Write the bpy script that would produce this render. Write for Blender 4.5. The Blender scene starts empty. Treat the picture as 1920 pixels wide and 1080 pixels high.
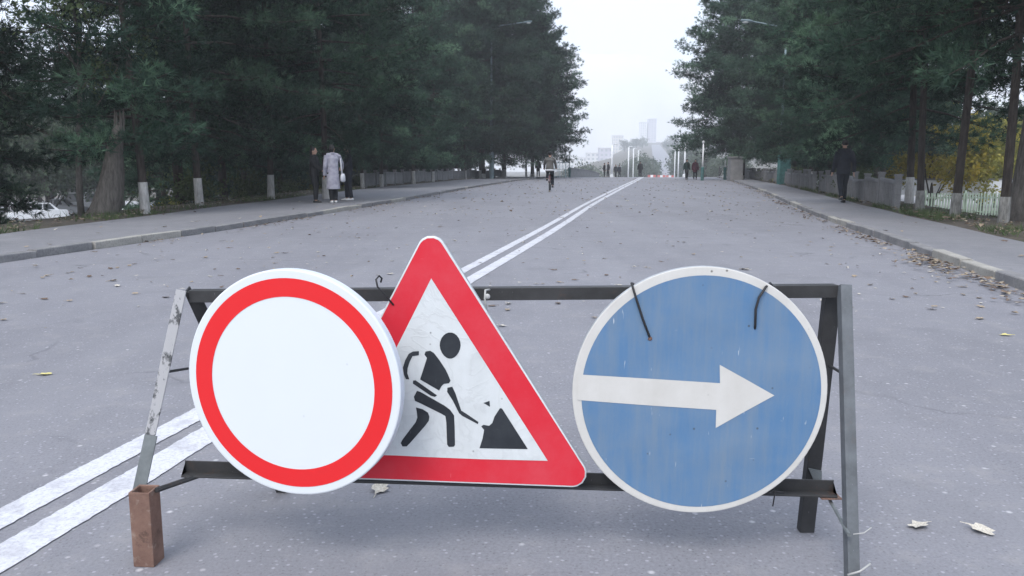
import bpy, bmesh, math, random
import numpy as np
from mathutils import Vector, Matrix
R = math.radians
random.seed(7)
rng = np.random.default_rng(7)
S = bpy.context.scene
COL = S.collection

# ------------------------------------------------------------ camera, sky, sun, exposure
F = 1507.0                      # focal length in pixels of a 1920 wide frame
CAM_H = 1.10
PITCH = math.atan(228 / F)
cam = bpy.data.cameras.new('camera')
cam.sensor_width = 36.0
cam.lens = 36.0 * F / 1920.0
cam.clip_start = 0.05
cam.clip_end = 4000
co = bpy.data.objects.new('camera', cam)
co.location = (0, 0, CAM_H)
co.rotation_euler = (math.pi / 2 - PITCH, 0, 0)
COL.objects.link(co)
S.camera = co

W = bpy.data.worlds.new('World')
S.world = W
W.use_nodes = True
wn = W.node_tree
wn.nodes.clear()
sky = wn.nodes.new('ShaderNodeTexSky')
sky.sky_type = 'NISHITA'
sky.sun_disc = False
SUN_EL, SUN_AZ = 54.0, 205.0     # degrees; azimuth clockwise from +Y
sky.sun_elevation = R(SUN_EL)
sky.sun_rotation = R(SUN_AZ)
sky.air_density = 1.2
sky.dust_density = 6.0
sky.ozone_density = 1.5
hsv = wn.nodes.new('ShaderNodeHueSaturation')
hsv.inputs['Saturation'].default_value = 0.70
bg = wn.nodes.new('ShaderNodeBackground')
bg.inputs['Strength'].default_value = 0.15
wo = wn.nodes.new('ShaderNodeOutputWorld')
wn.links.new(sky.outputs[0], hsv.inputs['Color'])
ov = wn.nodes.new('ShaderNodeMixRGB')          # thin even cloud deck over the clear-sky model
ov.inputs[0].default_value = 0.72
ov.inputs[2].default_value = (4.25, 4.85, 5.9, 1)
wn.links.new(hsv.outputs[0], ov.inputs[1])
wn.links.new(ov.outputs[0], bg.inputs['Color'])
wn.links.new(bg.outputs[0], wo.inputs['Surface'])

sl = bpy.data.lights.new('sun', 'SUN')
sl.energy = 0.85
sl.angle = R(24)
sl.color = (1.0, 0.97, 0.93)
so = bpy.data.objects.new('sun', sl)
so.rotation_euler = (R(90 - SUN_EL), 0, R(180 - SUN_AZ))
so.location = (0, -20, 40)
COL.objects.link(so)

vs = S.view_settings
S.display_settings.display_device = 'sRGB'
vs.view_transform = 'Standard'
vs.look = 'None'
vs.gamma = 1.0
vs.use_curve_mapping = False
vs.exposure = 1.02
cy = S.cycles
cy.use_denoising = True
cy.max_bounces = 6
cy.diffuse_bounces = 3
cy.glossy_bounces = 2
cy.transmission_bounces = 3
cy.volume_bounces = 2
cy.transparent_max_bounces = 6
cy.caustics_reflective = False
cy.caustics_refractive = False

# ------------------------------------------------------------ helpers
def ray(u, v):
    x = (u - 960) / F
    y = (540 - v) / F
    return np.array([x, math.cos(PITCH) + y * math.sin(PITCH), -math.sin(PITCH) + y * math.cos(PITCH)])
EYE = np.array([0, 0, CAM_H])
def gp(u, v, z=0.0):                       # where the sight line meets a level surface
    r = ray(u, v)
    return EYE + r * ((z - CAM_H) / r[2])
def PY(u, v, Y):                           # ... or a given distance
    r = ray(u, v)
    return EYE + r * (Y / r[1])

class MB:
    def __init__(s):
        s.v = []; s.f = []; s.m = []; s.n = 0
    def add(s, verts, faces, mi=0):
        verts = np.asarray(verts, float).reshape(-1, 3)
        s.v.append(verts)
        s.f += [tuple(int(i) + s.n for i in f) for f in faces]
        s.m += [mi] * len(faces)
        s.n += len(verts)
        return s
    def box(s, c, d, rz=0.0, mi=0):
        c = np.array(c, float); d = np.array(d, float) / 2
        q = np.array([[x, y, z] for z in (-1, 1) for y in (-1, 1) for x in (-1, 1)], float) * d
        cs, sn = math.cos(rz), math.sin(rz)
        q = np.c_[q[:, 0] * cs - q[:, 1] * sn, q[:, 0] * sn + q[:, 1] * cs, q[:, 2]] + c
        return s.add(q, [(0, 2, 3, 1), (4, 5, 7, 6), (0, 1, 5, 4), (2, 6, 7, 3), (0, 4, 6, 2), (1, 3, 7, 5)], mi)
    def prism(s, poly, ext, mi=0):            # polygon (n x 3) pushed along ext
        p = np.asarray(poly, float); n = len(p); e = np.asarray(ext, float)
        fs = [tuple(range(n))[::-1], tuple(range(n, 2 * n))] + [(i, (i + 1) % n, n + (i + 1) % n, n + i) for i in range(n)]
        return s.add(np.r_[p, p + e], fs, mi)
    def profile(s, p0, p1, prof, U, V, mi=0):
        p0 = np.array(p0, float); U = np.array(U, float); V = np.array(V, float)
        poly = [p0 + a * U + b * V for a, b in prof]
        return s.prism(poly, np.array(p1, float) - p0, mi)
    def tube(s, pts, rad, n=8, cap=True, mi=0, flat=None):
        pts = np.asarray(pts, float); k = len(pts)
        rad = np.broadcast_to(np.asarray(rad, float), (k,)) if np.ndim(rad) < 2 else np.asarray(rad, float)
        rad2 = np.c_[rad, rad] if rad.ndim == 1 else rad
        d = np.gradient(pts, axis=0)
        d /= (np.linalg.norm(d, axis=1, keepdims=True) + 1e-9)
        ref = np.array([1.0, 0, 0]) if abs(d[:, 0]).mean() < 0.8 else np.array([0, 1.0, 0])
        if flat is not None: ref = np.array(flat, float)
        a = np.linspace(0, 2 * math.pi, n, endpoint=False)
        out = []
        for i in range(k):
            u = ref - d[i] * ref.dot(d[i]); u /= np.linalg.norm(u) + 1e-9
            w = np.cross(d[i], u)
            out.append(pts[i] + np.cos(a)[:, None] * u * rad2[i, 0] + np.sin(a)[:, None] * w * rad2[i, 1])
        fs = [(i * n + j, i * n + (j + 1) % n, (i + 1) * n + (j + 1) % n, (i + 1) * n + j) for i in range(k - 1) for j in range(n)]
        if cap: fs += [tuple(range(n))[::-1], tuple(range((k - 1) * n, k * n))]
        return s.add(np.concatenate(out), fs, mi)
    def ball(s, c, r, nu=12, nv=8, mi=0):
        r = np.broadcast_to(np.asarray(r, float), (3,)); c = np.array(c, float)
        pts = [c + r * np.array([math.sin(t) * math.cos(p), math.sin(t) * math.sin(p), math.cos(t)])
               for t in np.linspace(0.12, math.pi - 0.12, nv) for p in np.linspace(0, 2 * math.pi, nu, endpoint=False)]
        fs = [(i * nu + j, (i + 1) * nu + j, (i + 1) * nu + (j + 1) % nu, i * nu + (j + 1) % nu) for i in range(nv - 1) for j in range(nu)]
        fs += [tuple(range(nu)), tuple(range((nv - 1) * nu, nv * nu))[::-1]]
        return s.add(pts, fs, mi)
    def torus(s, c, Rr, r, axis='x', n=28, m=8, mi=0):
        pts = []
        for i in range(n):
            t = 2 * math.pi * i / n
            for j in range(m):
                p = 2 * math.pi * j / m
                q = (Rr + r * math.cos(p))
                x, y, z = r * math.sin(p), q * math.cos(t), q * math.sin(t)
                pts.append((x, y, z) if axis == 'x' else (y, x, z))
        fs = [(i * m + j, ((i + 1) % n) * m + j, ((i + 1) % n) * m + (j + 1) % m, i * m + (j + 1) % m) for i in range(n) for j in range(m)]
        return s.add(np.array(pts) + np.array(c, float), fs, mi)
    def mesh(s, name, mats, smooth=False):
        me = bpy.data.meshes.new(name)
        v = np.concatenate(s.v) if s.v else np.zeros((0, 3))
        me.from_pydata(v.tolist(), [], s.f)
        for m in (mats if isinstance(mats, (list, tuple)) else [mats]): me.materials.append(m)
        if any(s.m): me.polygons.foreach_set('material_index', s.m)
        if smooth: me.polygons.foreach_set('use_smooth', [True] * len(s.f))
        me.update()
        return me
    def obj(s, name, mats, parent=None, smooth=False, world=False, bevel=0.0, fix=False):
        if world and parent is not None and s.v:        # verts were given in world space, parent sits at a place
            off = np.array(parent.location)
            s.v = [q - off for q in s.v]
        me = s.mesh(name, mats, smooth)
        if fix:
            bm = bmesh.new(); bm.from_mesh(me); bmesh.ops.recalc_face_normals(bm, faces=bm.faces); bm.to_mesh(me); bm.free()
        o = bpy.data.objects.new(name, me)
        COL.objects.link(o)
        if parent is not None: o.parent = parent
        if bevel:
            b = o.modifiers.new('bevel', 'BEVEL'); b.width = bevel; b.segments = 2; b.limit_method = 'ANGLE'
        return o

def tag(o, label=None, cat=None, group=None, kind=None):
    if label: o['label'] = label
    if cat: o['category'] = cat
    if group: o['group'] = group
    if kind: o['kind'] = kind
    return o
def thing(name, label, cat, loc=(0, 0, 0), rz=0.0, group=None):
    o = bpy.data.objects.new(name, None)
    o.empty_display_size = 0.2
    COL.objects.link(o)
    o.location = tuple(float(x) for x in loc); o.rotation_euler = (0, 0, rz)
    return tag(o, label, cat, group)
def copy_tree(o, parent=None):
    c = o.copy(); COL.objects.link(c)
    if parent is not None: c.parent = parent
    for ch in list(o.children): copy_tree(ch, c)
    return c

def mat(name, color, rough=0.7, metal=0.0, var=0.0, scale=8.0, bump=0.0, bscale=60.0, color2=None, spec=0.4, coord='Object', detail=6.0, lo=0.35, hi=0.65, coat=0.0):
    m = bpy.data.materials.new(name); m.use_nodes = True
    nt = m.node_tree; b = nt.nodes['Principled BSDF']
    b.inputs['Roughness'].default_value = rough; b.inputs['Metallic'].default_value = metal
    b.inputs['Specular IOR Level'].default_value = spec
    if coat: b.inputs['Coat Weight'].default_value = coat
    c = tuple(color) + (1,)
    tc = nt.nodes.new('ShaderNodeTexCoord')
    if var or color2 is not None:
        n = nt.nodes.new('ShaderNodeTexNoise'); n.inputs['Scale'].default_value = scale; n.inputs['Detail'].default_value = detail
        nt.links.new(tc.outputs[coord], n.inputs['Vector'])
        rp = nt.nodes.new('ShaderNodeValToRGB')
        c2 = tuple(color2) + (1,) if color2 is not None else tuple(min(1, x * (1 + var)) for x in color) + (1,)
        c1 = c if color2 is not None else tuple(x * (1 - var) for x in color) + (1,)
        rp.color_ramp.elements[0].color = c1; rp.color_ramp.elements[1].color = c2
        rp.color_ramp.elements[0].position = lo; rp.color_ramp.elements[1].position = hi
        nt.links.new(n.outputs['Fac'], rp.inputs['Fac']); nt.links.new(rp.outputs['Color'], b.inputs['Base Color'])
    else:
        b.inputs['Base Color'].default_value = c
    if bump:
        n2 = nt.nodes.new('ShaderNodeTexNoise'); n2.inputs['Scale'].default_value = bscale; n2.inputs['Detail'].default_value = 8
        nt.links.new(tc.outputs[coord], n2.inputs['Vector'])
        bp = nt.nodes.new('ShaderNodeBump'); bp.inputs['Strength'].default_value = bump; bp.inputs['Distance'].default_value = 0.02
        nt.links.new(n2.outputs['Fac'], bp.inputs['Height']); nt.links.new(bp.outputs['Normal'], b.inputs['Normal'])
    return m
class NT:                                     # small node-building shorthand
    def __init__(s, m): s.m = m; s.nt = m.node_tree; s.b = s.nt.nodes['Principled BSDF']; s.tc = s.nt.nodes.new('ShaderNodeTexCoord')
    def noise(s, scale, detail=6, rough=0.55, vec=None):
        n = s.nt.nodes.new('ShaderNodeTexNoise'); n.inputs['Scale'].default_value = scale; n.inputs['Detail'].default_value = detail; n.inputs['Roughness'].default_value = rough
        s.nt.links.new(vec if vec is not None else s.tc.outputs['Object'], n.inputs['Vector']); return n.outputs['Fac']
    def voro(s, scale, feature='F1', out='Distance', vec=None):
        n = s.nt.nodes.new('ShaderNodeTexVoronoi'); n.feature = feature; n.inputs['Scale'].default_value = scale
        s.nt.links.new(vec if vec is not None else s.tc.outputs['Object'], n.inputs['Vector']); return n.outputs[out]
    def stretch(s, sc):
        n = s.nt.nodes.new('ShaderNodeMapping'); n.inputs['Scale'].default_value = sc
        s.nt.links.new(s.tc.outputs['Object'], n.inputs['Vector']); return n.outputs['Vector']
    def ramp(s, fac, stops):
        r = s.nt.nodes.new('ShaderNodeValToRGB')
        while len(r.color_ramp.elements) < len(stops): r.color_ramp.elements.new(0.5)
        for e, (p, c) in zip(r.color_ramp.elements, stops):
            e.position = p; e.color = (c, c, c, 1) if np.isscalar(c) else tuple(c) + (1,)
        s.nt.links.new(fac, r.inputs['Fac']); return r.outputs['Color']
    def mix(s, fac, a, b, mode='MIX'):
        n = s.nt.nodes.new('ShaderNodeMixRGB'); n.blend_type = mode
        for k, x in ((0, fac), (1, a), (2, b)):
            if hasattr(x, 'is_linked'): s.nt.links.new(x, n.inputs[k])
            else: n.inputs[k].default_value = x if k == 0 else tuple(x) + (1,)
        return n.outputs[0]
    def math(s, op, a, b=0.0):
        n = s.nt.nodes.new('ShaderNodeMath'); n.operation = op
        for k, x in ((0, a), (1, b)):
            if hasattr(x, 'is_linked'): s.nt.links.new(x, n.inputs[k])
            else: n.inputs[k].default_value = x
        return n.outputs[0]
    def bump(s, h, strength=0.4, dist=0.01):
        n = s.nt.nodes.new('ShaderNodeBump'); n.inputs['Strength'].default_value = strength; n.inputs['Distance'].default_value = dist
        s.nt.links.new(h, n.inputs['Height']); s.nt.links.new(n.outputs['Normal'], s.b.inputs['Normal'])
    def base(s, c): s.nt.links.new(c, s.b.inputs['Base Color'])
    def rough(s, c): s.nt.links.new(c, s.b.inputs['Roughness'])
def new(name, rough=0.8, spec=0.3, metal=0.0):
    m = bpy.data.materials.new(name); m.use_nodes = True
    b = m.node_tree.nodes['Principled BSDF']; b.inputs['Roughness'].default_value = rough; b.inputs['Specular IOR Level'].default_value = spec; b.inputs['Metallic'].default_value = metal
    return m

# ------------------------------------------------------------ materials
def asphalt_mat(name, c, seed=0.0, speck=0.5):
    m = new(name, 0.72, 0.4); n = NT(m)
    big = n.noise(0.35, 5, 0.6); mid = n.noise(2.2, 6, 0.6); fine = n.noise(90, 4, 0.7)
    col = n.mix(n.ramp(big, [(0.3, 0.0), (0.7, 1.0)]), [x * 0.86 for x in c], [x * 1.12 for x in c])
    col = n.mix(n.math('MULTIPLY', n.ramp(mid, [(0.4, 0.0), (0.75, 1.0)]), 0.35), col, [x * 1.3 for x in c])
    col = n.mix(n.math('MULTIPLY', n.ramp(fine, [(0.35, 1.0), (0.6, 0.0)]), 0.55), col, [x * 0.62 for x in c])
    # dark open pores, oily stains, patched and polished areas
    pit = n.math('MULTIPLY', n.ramp(n.voro(70), [(0.14, 1.0), (0.30, 0.0)]), n.ramp(n.voro(70, 'F1', 'Color'), [(0.45, 0.0), (0.55, 1.0)]))
    col = n.mix(n.math('MULTIPLY', pit, 0.6), col, [x * 0.42 for x in c])
    st = n.ramp(n.noise(0.9, 7, 0.68), [(0.56, 0.0), (0.70, 1.0)])
    col = n.mix(n.math('MULTIPLY', st, 0.45), col, [x * 0.62 for x in c])
    lane = n.ramp(n.noise(0.8, 5, 0.6, n.stretch((1.3, 0.10, 1))), [(0.42, 0.0), (0.66, 1.0)])
    col = n.mix(n.math('MULTIPLY', lane, 0.28), col, [c[0] * 1.30, c[1] * 1.30, c[2] * 1.26])
    dust = n.ramp(n.noise(4.5, 8, 0.75), [(0.52, 0.0), (0.66, 1.0)])
    col = n.mix(n.math('MULTIPLY', dust, 0.30), col, (0.30, 0.29, 0.285))
    # pale stone chips that show in the worn surface
    d = n.voro(46); rnd = n.voro(46, 'F1', 'Color')
    chip = n.math('MULTIPLY', n.ramp(d, [(0.16, 1.0), (0.30, 0.0)]), n.ramp(rnd, [(0.60, 0.0), (0.66, 1.0)]))
    col = n.mix(n.math('MULTIPLY', chip, speck), col, (0.42, 0.42, 0.46))
    d2 = n.voro(13); rnd2 = n.voro(13, 'F1', 'Color')
    chip2 = n.math('MULTIPLY', n.ramp(d2, [(0.06, 1.0), (0.16, 0.0)]), n.ramp(rnd2, [(0.70, 0.0), (0.74, 1.0)]))
    col = n.mix(n.math('MULTIPLY', chip2, speck * 1.3), col, (0.55, 0.54, 0.56))
    # hairline cracks: distorted cell edges, broken up by noise
    wob = n.nt.nodes.new('ShaderNodeMixRGB'); wob.inputs[0].default_value = 0.55
    nz = n.nt.nodes.new('ShaderNodeTexNoise'); nz.inputs['Scale'].default_value = 1.2; nz.inputs['Detail'].default_value = 6
    n.nt.links.new(n.tc.outputs['Object'], nz.inputs['Vector']); n.nt.links.new(n.tc.outputs['Object'], wob.inputs[1])
    n.nt.links.new(nz.outputs['Color'], wob.inputs[2])
    e = n.voro(0.8, 'DISTANCE_TO_EDGE', 'Distance', wob.outputs[0])
    crack = n.math('MULTIPLY', n.ramp(e, [(0.002, 1.0), (0.010, 0.0)]), n.ramp(n.noise(0.7, 3), [(0.52, 0.0), (0.62, 1.0)]))
    col = n.mix(n.math('MULTIPLY', crack, 0.55), col, [x * 0.4 for x in c])
    n.base(col)
    n.bump(n.math('ADD', fine, n.math('MULTIPLY', crack, -1.5)), 0.55, 0.006)
    return m
M = {}
M['asphalt'] = asphalt_mat('asphalt', (0.20, 0.20, 0.222))
M['pavement'] = asphalt_mat('pavement_asphalt', (0.19, 0.19, 0.205), 3.0, 0.25)
M['far_asphalt'] = mat('far_asphalt', (0.30, 0.30, 0.31), 0.9, var=0.1, scale=0.05)
def paint_mat():
    m = new('road_paint', 0.75, 0.3); n = NT(m)
    w = n.ramp(n.noise(5, 9, 0.78), [(0.36, 0.0), (0.52, 1.0)])
    f = n.ramp(n.noise(75, 5, 0.75), [(0.38, 0.0), (0.50, 1.0)])
    col = n.mix(n.math('MULTIPLY', w, 0.85), (0.38, 0.38, 0.41), (0.57, 0.58, 0.62))
    col = n.mix(n.math('MULTIPLY', n.math('SUBTRACT', 1.0, f), 0.6), col, (0.30, 0.30, 0.33))
    n.base(col); n.bump(n.noise(90, 4), 0.4, 0.004); return m
M['paint'] = paint_mat()
def concrete_mat(name, a, b, sc=3.0):
    m = new(name, 0.9, 0.25); n = NT(m)
    col = n.mix(n.ramp(n.noise(sc, 8, 0.65), [(0.3, 0.0), (0.7, 1.0)]), a, b)
    col = n.mix(n.math('MULTIPLY', n.ramp(n.noise(40, 4), [(0.5, 0.0), (0.7, 1.0)]), 0.4), col, [x * 0.5 for x in a])
    n.base(col); n.bump(n.noise(30, 8, 0.7), 0.5, 0.02); return m
M['kerb'] = concrete_mat('kerb_concrete', (0.16, 0.16, 0.17), (0.27, 0.265, 0.26))
M['kerb_pale'] = concrete_mat('kerb_pale_concrete', (0.27, 0.26, 0.24), (0.40, 0.385, 0.35))
M['wall'] = concrete_mat('fence_concrete', (0.16, 0.16, 0.165), (0.25, 0.25, 0.25), 2.0)
M['gravel'] = concrete_mat('lot_surface', (0.33, 0.33, 0.34), (0.46, 0.46, 0.47), 0.5)
def ground_mat():
    m = new('soil', 0.95, 0.15); n = NT(m)
    col = n.mix(n.ramp(n.noise(0.6, 8, 0.65), [(0.35, 0.0), (0.65, 1.0)]), (0.075, 0.065, 0.055), (0.135, 0.12, 0.105))
    g = n.ramp(n.noise(0.25, 6, 0.6), [(0.48, 0.0), (0.62, 1.0)])
    col = n.mix(n.math('MULTIPLY', g, 0.6), col, (0.055, 0.07, 0.035))
    col = n.mix(n.math('MULTIPLY', n.ramp(n.noise(18, 4, 0.7), [(0.55, 0.0), (0.7, 1.0)]), 0.6), col, (0.20, 0.16, 0.11))
    n.base(col); n.bump(n.noise(12, 8, 0.7), 0.7, 0.05); return m
M['soil'] = ground_mat()
def leafy(name, a, b, var=0.35, trans=0.25, spec=0.2, rough=0.7):
    m = bpy.data.materials.new(name); m.use_nodes = True
    nt = m.node_tree; bs = nt.nodes['Principled BSDF']; bs.inputs['Roughness'].default_value = rough; bs.inputs['Specular IOR Level'].default_value = spec
    tc = nt.nodes.new('ShaderNodeTexCoord'); nz = nt.nodes.new('ShaderNodeTexNoise'); nz.inputs['Scale'].default_value = 1.3; nz.inputs['Detail'].default_value = 5
    nt.links.new(tc.outputs['Object'], nz.inputs['Vector'])
    oi = nt.nodes.new('ShaderNodeObjectInfo')
    rp = nt.nodes.new('ShaderNodeValToRGB'); rp.color_ramp.elements[0].position = 0.33; rp.color_ramp.elements[1].position = 0.67
    rp.color_ramp.elements[0].color = tuple(a) + (1,); rp.color_ramp.elements[1].color = tuple(b) + (1,)
    nt.links.new(nz.outputs['Fac'], rp.inputs['Fac'])
    hs = nt.nodes.new('ShaderNodeHueSaturation')
    mr = nt.nodes.new('ShaderNodeMapRange'); mr.inputs['To Min'].default_value = 1 - var; mr.inputs['To Max'].default_value = 1 + var
    nt.links.new(oi.outputs['Random'], mr.inputs['Value']); nt.links.new(mr.outputs['Result'], hs.inputs['Value'])
    nt.links.new(rp.outputs['Color'], hs.inputs['Color']); nt.links.new(hs.outputs['Color'], bs.inputs['Base Color'])
    tr = nt.nodes.new('ShaderNodeBsdfTranslucent'); nt.links.new(hs.outputs['Color'], tr.inputs['Color'])
    mx = nt.nodes.new('ShaderNodeMixShader'); mx.inputs['Fac'].default_value = trans
    nt.links.new(bs.outputs[0], mx.inputs[1]); nt.links.new(tr.outputs[0], mx.inputs[2])
    nt.links.new(mx.outputs[0], nt.nodes['Material Output'].inputs['Surface'])
    return m
def needle_mat():
    m = leafy('pine_needles', (0.80, 0.86, 0.80), (1.0, 1.0, 1.0), var=0.28, trans=0.22)
    nt = m.node_tree
    at = nt.nodes.new('ShaderNodeAttribute'); at.attribute_name = 'tone'
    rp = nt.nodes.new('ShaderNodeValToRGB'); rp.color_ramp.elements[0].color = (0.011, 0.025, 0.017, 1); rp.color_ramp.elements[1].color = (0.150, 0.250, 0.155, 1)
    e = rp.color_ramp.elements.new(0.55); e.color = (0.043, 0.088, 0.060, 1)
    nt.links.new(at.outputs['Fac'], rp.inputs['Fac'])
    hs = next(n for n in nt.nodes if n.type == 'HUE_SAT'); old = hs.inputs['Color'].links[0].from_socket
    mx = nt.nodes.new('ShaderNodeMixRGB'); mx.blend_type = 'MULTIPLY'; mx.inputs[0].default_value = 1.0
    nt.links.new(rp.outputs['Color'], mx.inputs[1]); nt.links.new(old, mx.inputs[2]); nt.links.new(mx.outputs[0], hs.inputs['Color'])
    return m
M['needles'] = needle_mat()
M['leaf_green'] = leafy('broad_leaves', (0.050, 0.080, 0.035), (0.105, 0.135, 0.060))
M['leaf_yellow'] = leafy('autumn_leaves', (0.24, 0.25, 0.045), (0.62, 0.47, 0.07), trans=0.5)
M['leaf_dark'] = leafy('dark_leaves', (0.026, 0.045, 0.026), (0.060, 0.085, 0.048), trans=0.12)
M['leaf_olive'] = leafy('olive_leaves', (0.14, 0.16, 0.04), (0.36, 0.32, 0.08), trans=0.5)
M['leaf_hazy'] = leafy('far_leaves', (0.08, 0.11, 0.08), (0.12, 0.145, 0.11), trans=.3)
def bark_mat(name, a, b):
    m = new(name, 0.95, 0.15); n = NT(m)
    v = n.stretch((9, 9, 1.6))
    h = n.noise(2.2, 8, 0.7, v)
    n.base(n.mix(n.ramp(h, [(0.35, 0.0), (0.65, 1.0)]), a, b)); n.bump(h, 0.9, 0.04); return m
M['bark'] = bark_mat('pine_bark', (0.030, 0.026, 0.023), (0.080, 0.068, 0.060))
M['bark_grey'] = bark_mat('grey_bark', (0.075, 0.068, 0.060), (0.17, 0.155, 0.14))
def lime_mat():
    m = new('limewash', 0.9, 0.2); n = NT(m)
    v = n.stretch((8, 8, 2.0)); h = n.noise(2.5, 8, 0.7, v)
    n.base(n.mix(n.ramp(h, [(0.36, 0.0), (0.62, 1.0)]), (0.32, 0.31, 0.295), (0.54, 0.53, 0.51))); n.bump(h, 0.8, 0.03); return m
M['lime'] = lime_mat()
def lime_dirty():
    m = M['lime'].copy(); m.name = 'dirty_limewash'
    for n in m.node_tree.nodes:
        if n.type == 'MIX_RGB':
            n.inputs[1].default_value = (0.13, 0.13, 0.12, 1); n.inputs[2].default_value = (0.29, 0.285, 0.27, 1)
    return m
M['lime_dirty'] = lime_dirty()
M['twig'] = mat('pale_twig', (0.14, 0.14, 0.11), 0.9)

def worn_steel(name, c, rust=0.3, rough=0.55, flake=None):
    m = new(name, rough, 0.4); n = NT(m)
    col = n.mix(n.ramp(n.noise(14, 8, 0.7), [(0.35, 0.0), (0.7, 1.0)]), [x * 0.75 for x in c], [x * 1.25 for x in c])
    if flake is not None:
        v = n.stretch((1, 1, 0.55))
        col = n.mix(n.ramp(n.noise(34, 6, 0.65, v), [(0.40, 0.0), (0.47, 1.0)]), col, flake)
    r = n.ramp(n.noise(9, 8, 0.75), [(0.62 - 0.15 * rust, 0.0), (0.72, 1.0)])
    col = n.mix(n.math('MULTIPLY', r, rust), col, (0.17, 0.075, 0.035))
    s = n.ramp(n.noise(60, 3, 0.8, n.stretch((3, 3, 0.4))), [(0.70, 0.0), (0.74, 1.0)])
    col = n.mix(n.math('MULTIPLY', s, 0.45), col, (0.42, 0.42, 0.42))
    n.base(col); n.bump(n.noise(50, 6, 0.7), 0.3, 0.003); return m
M['black_steel'] = worn_steel('black_painted_steel', (0.032, 0.032, 0.033), 0.3)
M['grey_steel'] = worn_steel('worn_grey_steel', (0.135, 0.15, 0.155), 0.25, 0.6)
M['flaky_steel'] = worn_steel('flaking_steel', (0.055, 0.058, 0.062), 0.2, 0.6, (0.33, 0.33, 0.34))
M['plain_steel'] = worn_steel('weathered_steel', (0.105, 0.115, 0.125), 0.2, 0.6)
def rust_mat():
    m = new('rusty_steel', 0.85, 0.25); n = NT(m)
    col = n.mix(n.ramp(n.noise(11, 8, 0.75), [(0.3, 0.0), (0.7, 1.0)]), (0.12, 0.070, 0.056), (0.235, 0.145, 0.112))
    col = n.mix(n.math('MULTIPLY', n.ramp(n.noise(26, 6, 0.7), [(0.56, 0.0), (0.66, 1.0)]), 0.6), col, (0.30, 0.24, 0.20))
    col = n.mix(n.math('MULTIPLY', n.ramp(n.noise(18, 6, 0.7), [(0.30, 1.0), (0.42, 0.0)]), 0.8), col, (0.045, 0.03, 0.025))
    n.base(col); n.bump(n.noise(40, 8, 0.75), 0.8, 0.004); return m
M['rust'] = rust_mat()
def sign_mat(name, c, dirt=0.15, dirt_col=(0.3, 0.3, 0.29), streak=0.0, crinkle=0.0, rough=0.45, scratch=0.0, dent=0.0):
    m = new(name, rough, 0.22); n = NT(m)
    col = n.mix(n.math('MULTIPLY', n.ramp(n.noise(6, 8, 0.7), [(0.42, 0.0), (0.75, 1.0)]), dirt), c, dirt_col)
    if streak:
        v = n.stretch((14, 14, 1.3))
        col = n.mix(n.math('MULTIPLY', n.ramp(n.noise(1.6, 6, 0.7, v), [(0.40, 0.0), (0.75, 1.0)]), streak), col, dirt_col)
    if scratch:
        s = n.ramp(n.noise(24, 2, 0.8, n.stretch((4.0, 4.0, 0.5))), [(0.73, 0.0), (0.77, 1.0)])
        s2 = n.ramp(n.noise(20, 2, 0.8, n.stretch((0.5, 0.5, 4.0))), [(0.74, 0.0), (0.78, 1.0)])
        col = n.mix(n.math('MULTIPLY', n.math('MAXIMUM', s, s2), scratch), col, (0.6, 0.62, 0.64))
    sp = n.math('MULTIPLY', n.ramp(n.voro(30), [(0.05, 1.0), (0.13, 0.0)]), n.ramp(n.voro(30, 'F1', 'Color'), [(0.82, 0.0), (0.85, 1.0)]))
    col = n.mix(n.math('MULTIPLY', sp, min(1, dirt * 2.5)), col, [x * 0.35 for x in dirt_col])
    if crinkle:
        e = n.nt.nodes.new('ShaderNodeTexNoise'); e.inputs['Scale'].default_value = 5; e.inputs['Detail'].default_value = 7; e.inputs['Distortion'].default_value = 2.5
        n.nt.links.new(n.tc.outputs['Object'], e.inputs['Vector'])
        rid = n.ramp(e.outputs['Fac'], [(0.46, 0.0), (0.5, 1.0), (0.54, 0.0)])
        col = n.mix(n.math('MULTIPLY', rid, 0.13), col, (0.34, 0.35, 0.36))
        n.bump(rid, crinkle, 0.006)
    if dent: n.bump(n.noise(3.2, 2, 0.4), dent, 0.05)
    n.base(col); return m
M['sign_white'] = sign_mat('new_sign_white', (0.63, 0.665, 0.69), 0.10, (0.55, 0.57, 0.57), 0.06, 0.0, 0.4, 0.12)
M['sign_red'] = sign_mat('new_sign_red', (0.66, 0.022, 0.026), 0.06, (0.5, 0.1, 0.1))
M['tri_red'] = sign_mat('worn_sign_red', (0.56, 0.022, 0.038), 0.22, (0.55, 0.16, 0.19), 0.0, 0.0, 0.5, 0.12)
M['tri_white'] = sign_mat('worn_sign_white', (0.58, 0.61, 0.62), 0.45, (0.40, 0.42, 0.42), 0.20, 0.12, 0.5)
M['tri_black'] = sign_mat('sign_black', (0.022, 0.026, 0.032), 0.35, (0.09, 0.10, 0.11), 0.0, 0.0, 0.5, 0.15)
M['blue'] = sign_mat('faded_sign_blue', (0.096, 0.192, 0.335), 0.5, (0.19, 0.24, 0.29), 0.65, 0.0, 0.42, 0.7, 0.35)
M['blue_white'] = sign_mat('dirty_sign_white', (0.57, 0.56, 0.535), 0.45, (0.42, 0.40, 0.36), 0.15, 0.0, 0.55, 0.1)
M['zinc'] = worn_steel('galvanised_plate', (0.34, 0.36, 0.38), 0.05, 0.45)
M['rim'] = sign_mat('sign_rim', (0.55, 0.60, 0.66), 0.1)
M['wire'] = mat('black_wire', (0.02, 0.02, 0.022), 0.6)
M['pale_wire'] = mat('pale_wire', (0.36, 0.36, 0.35), 0.5)
M['leaf_dry'] = mat('dry_leaf', (0.20, 0.15, 0.10), 0.85, color2=(0.38, 0.32, 0.24), scale=14)
M['leaf_brown'] = mat('brown_leaf', (0.07, 0.05, 0.04), 0.85, color2=(0.16, 0.11, 0.075), scale=14)
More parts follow.
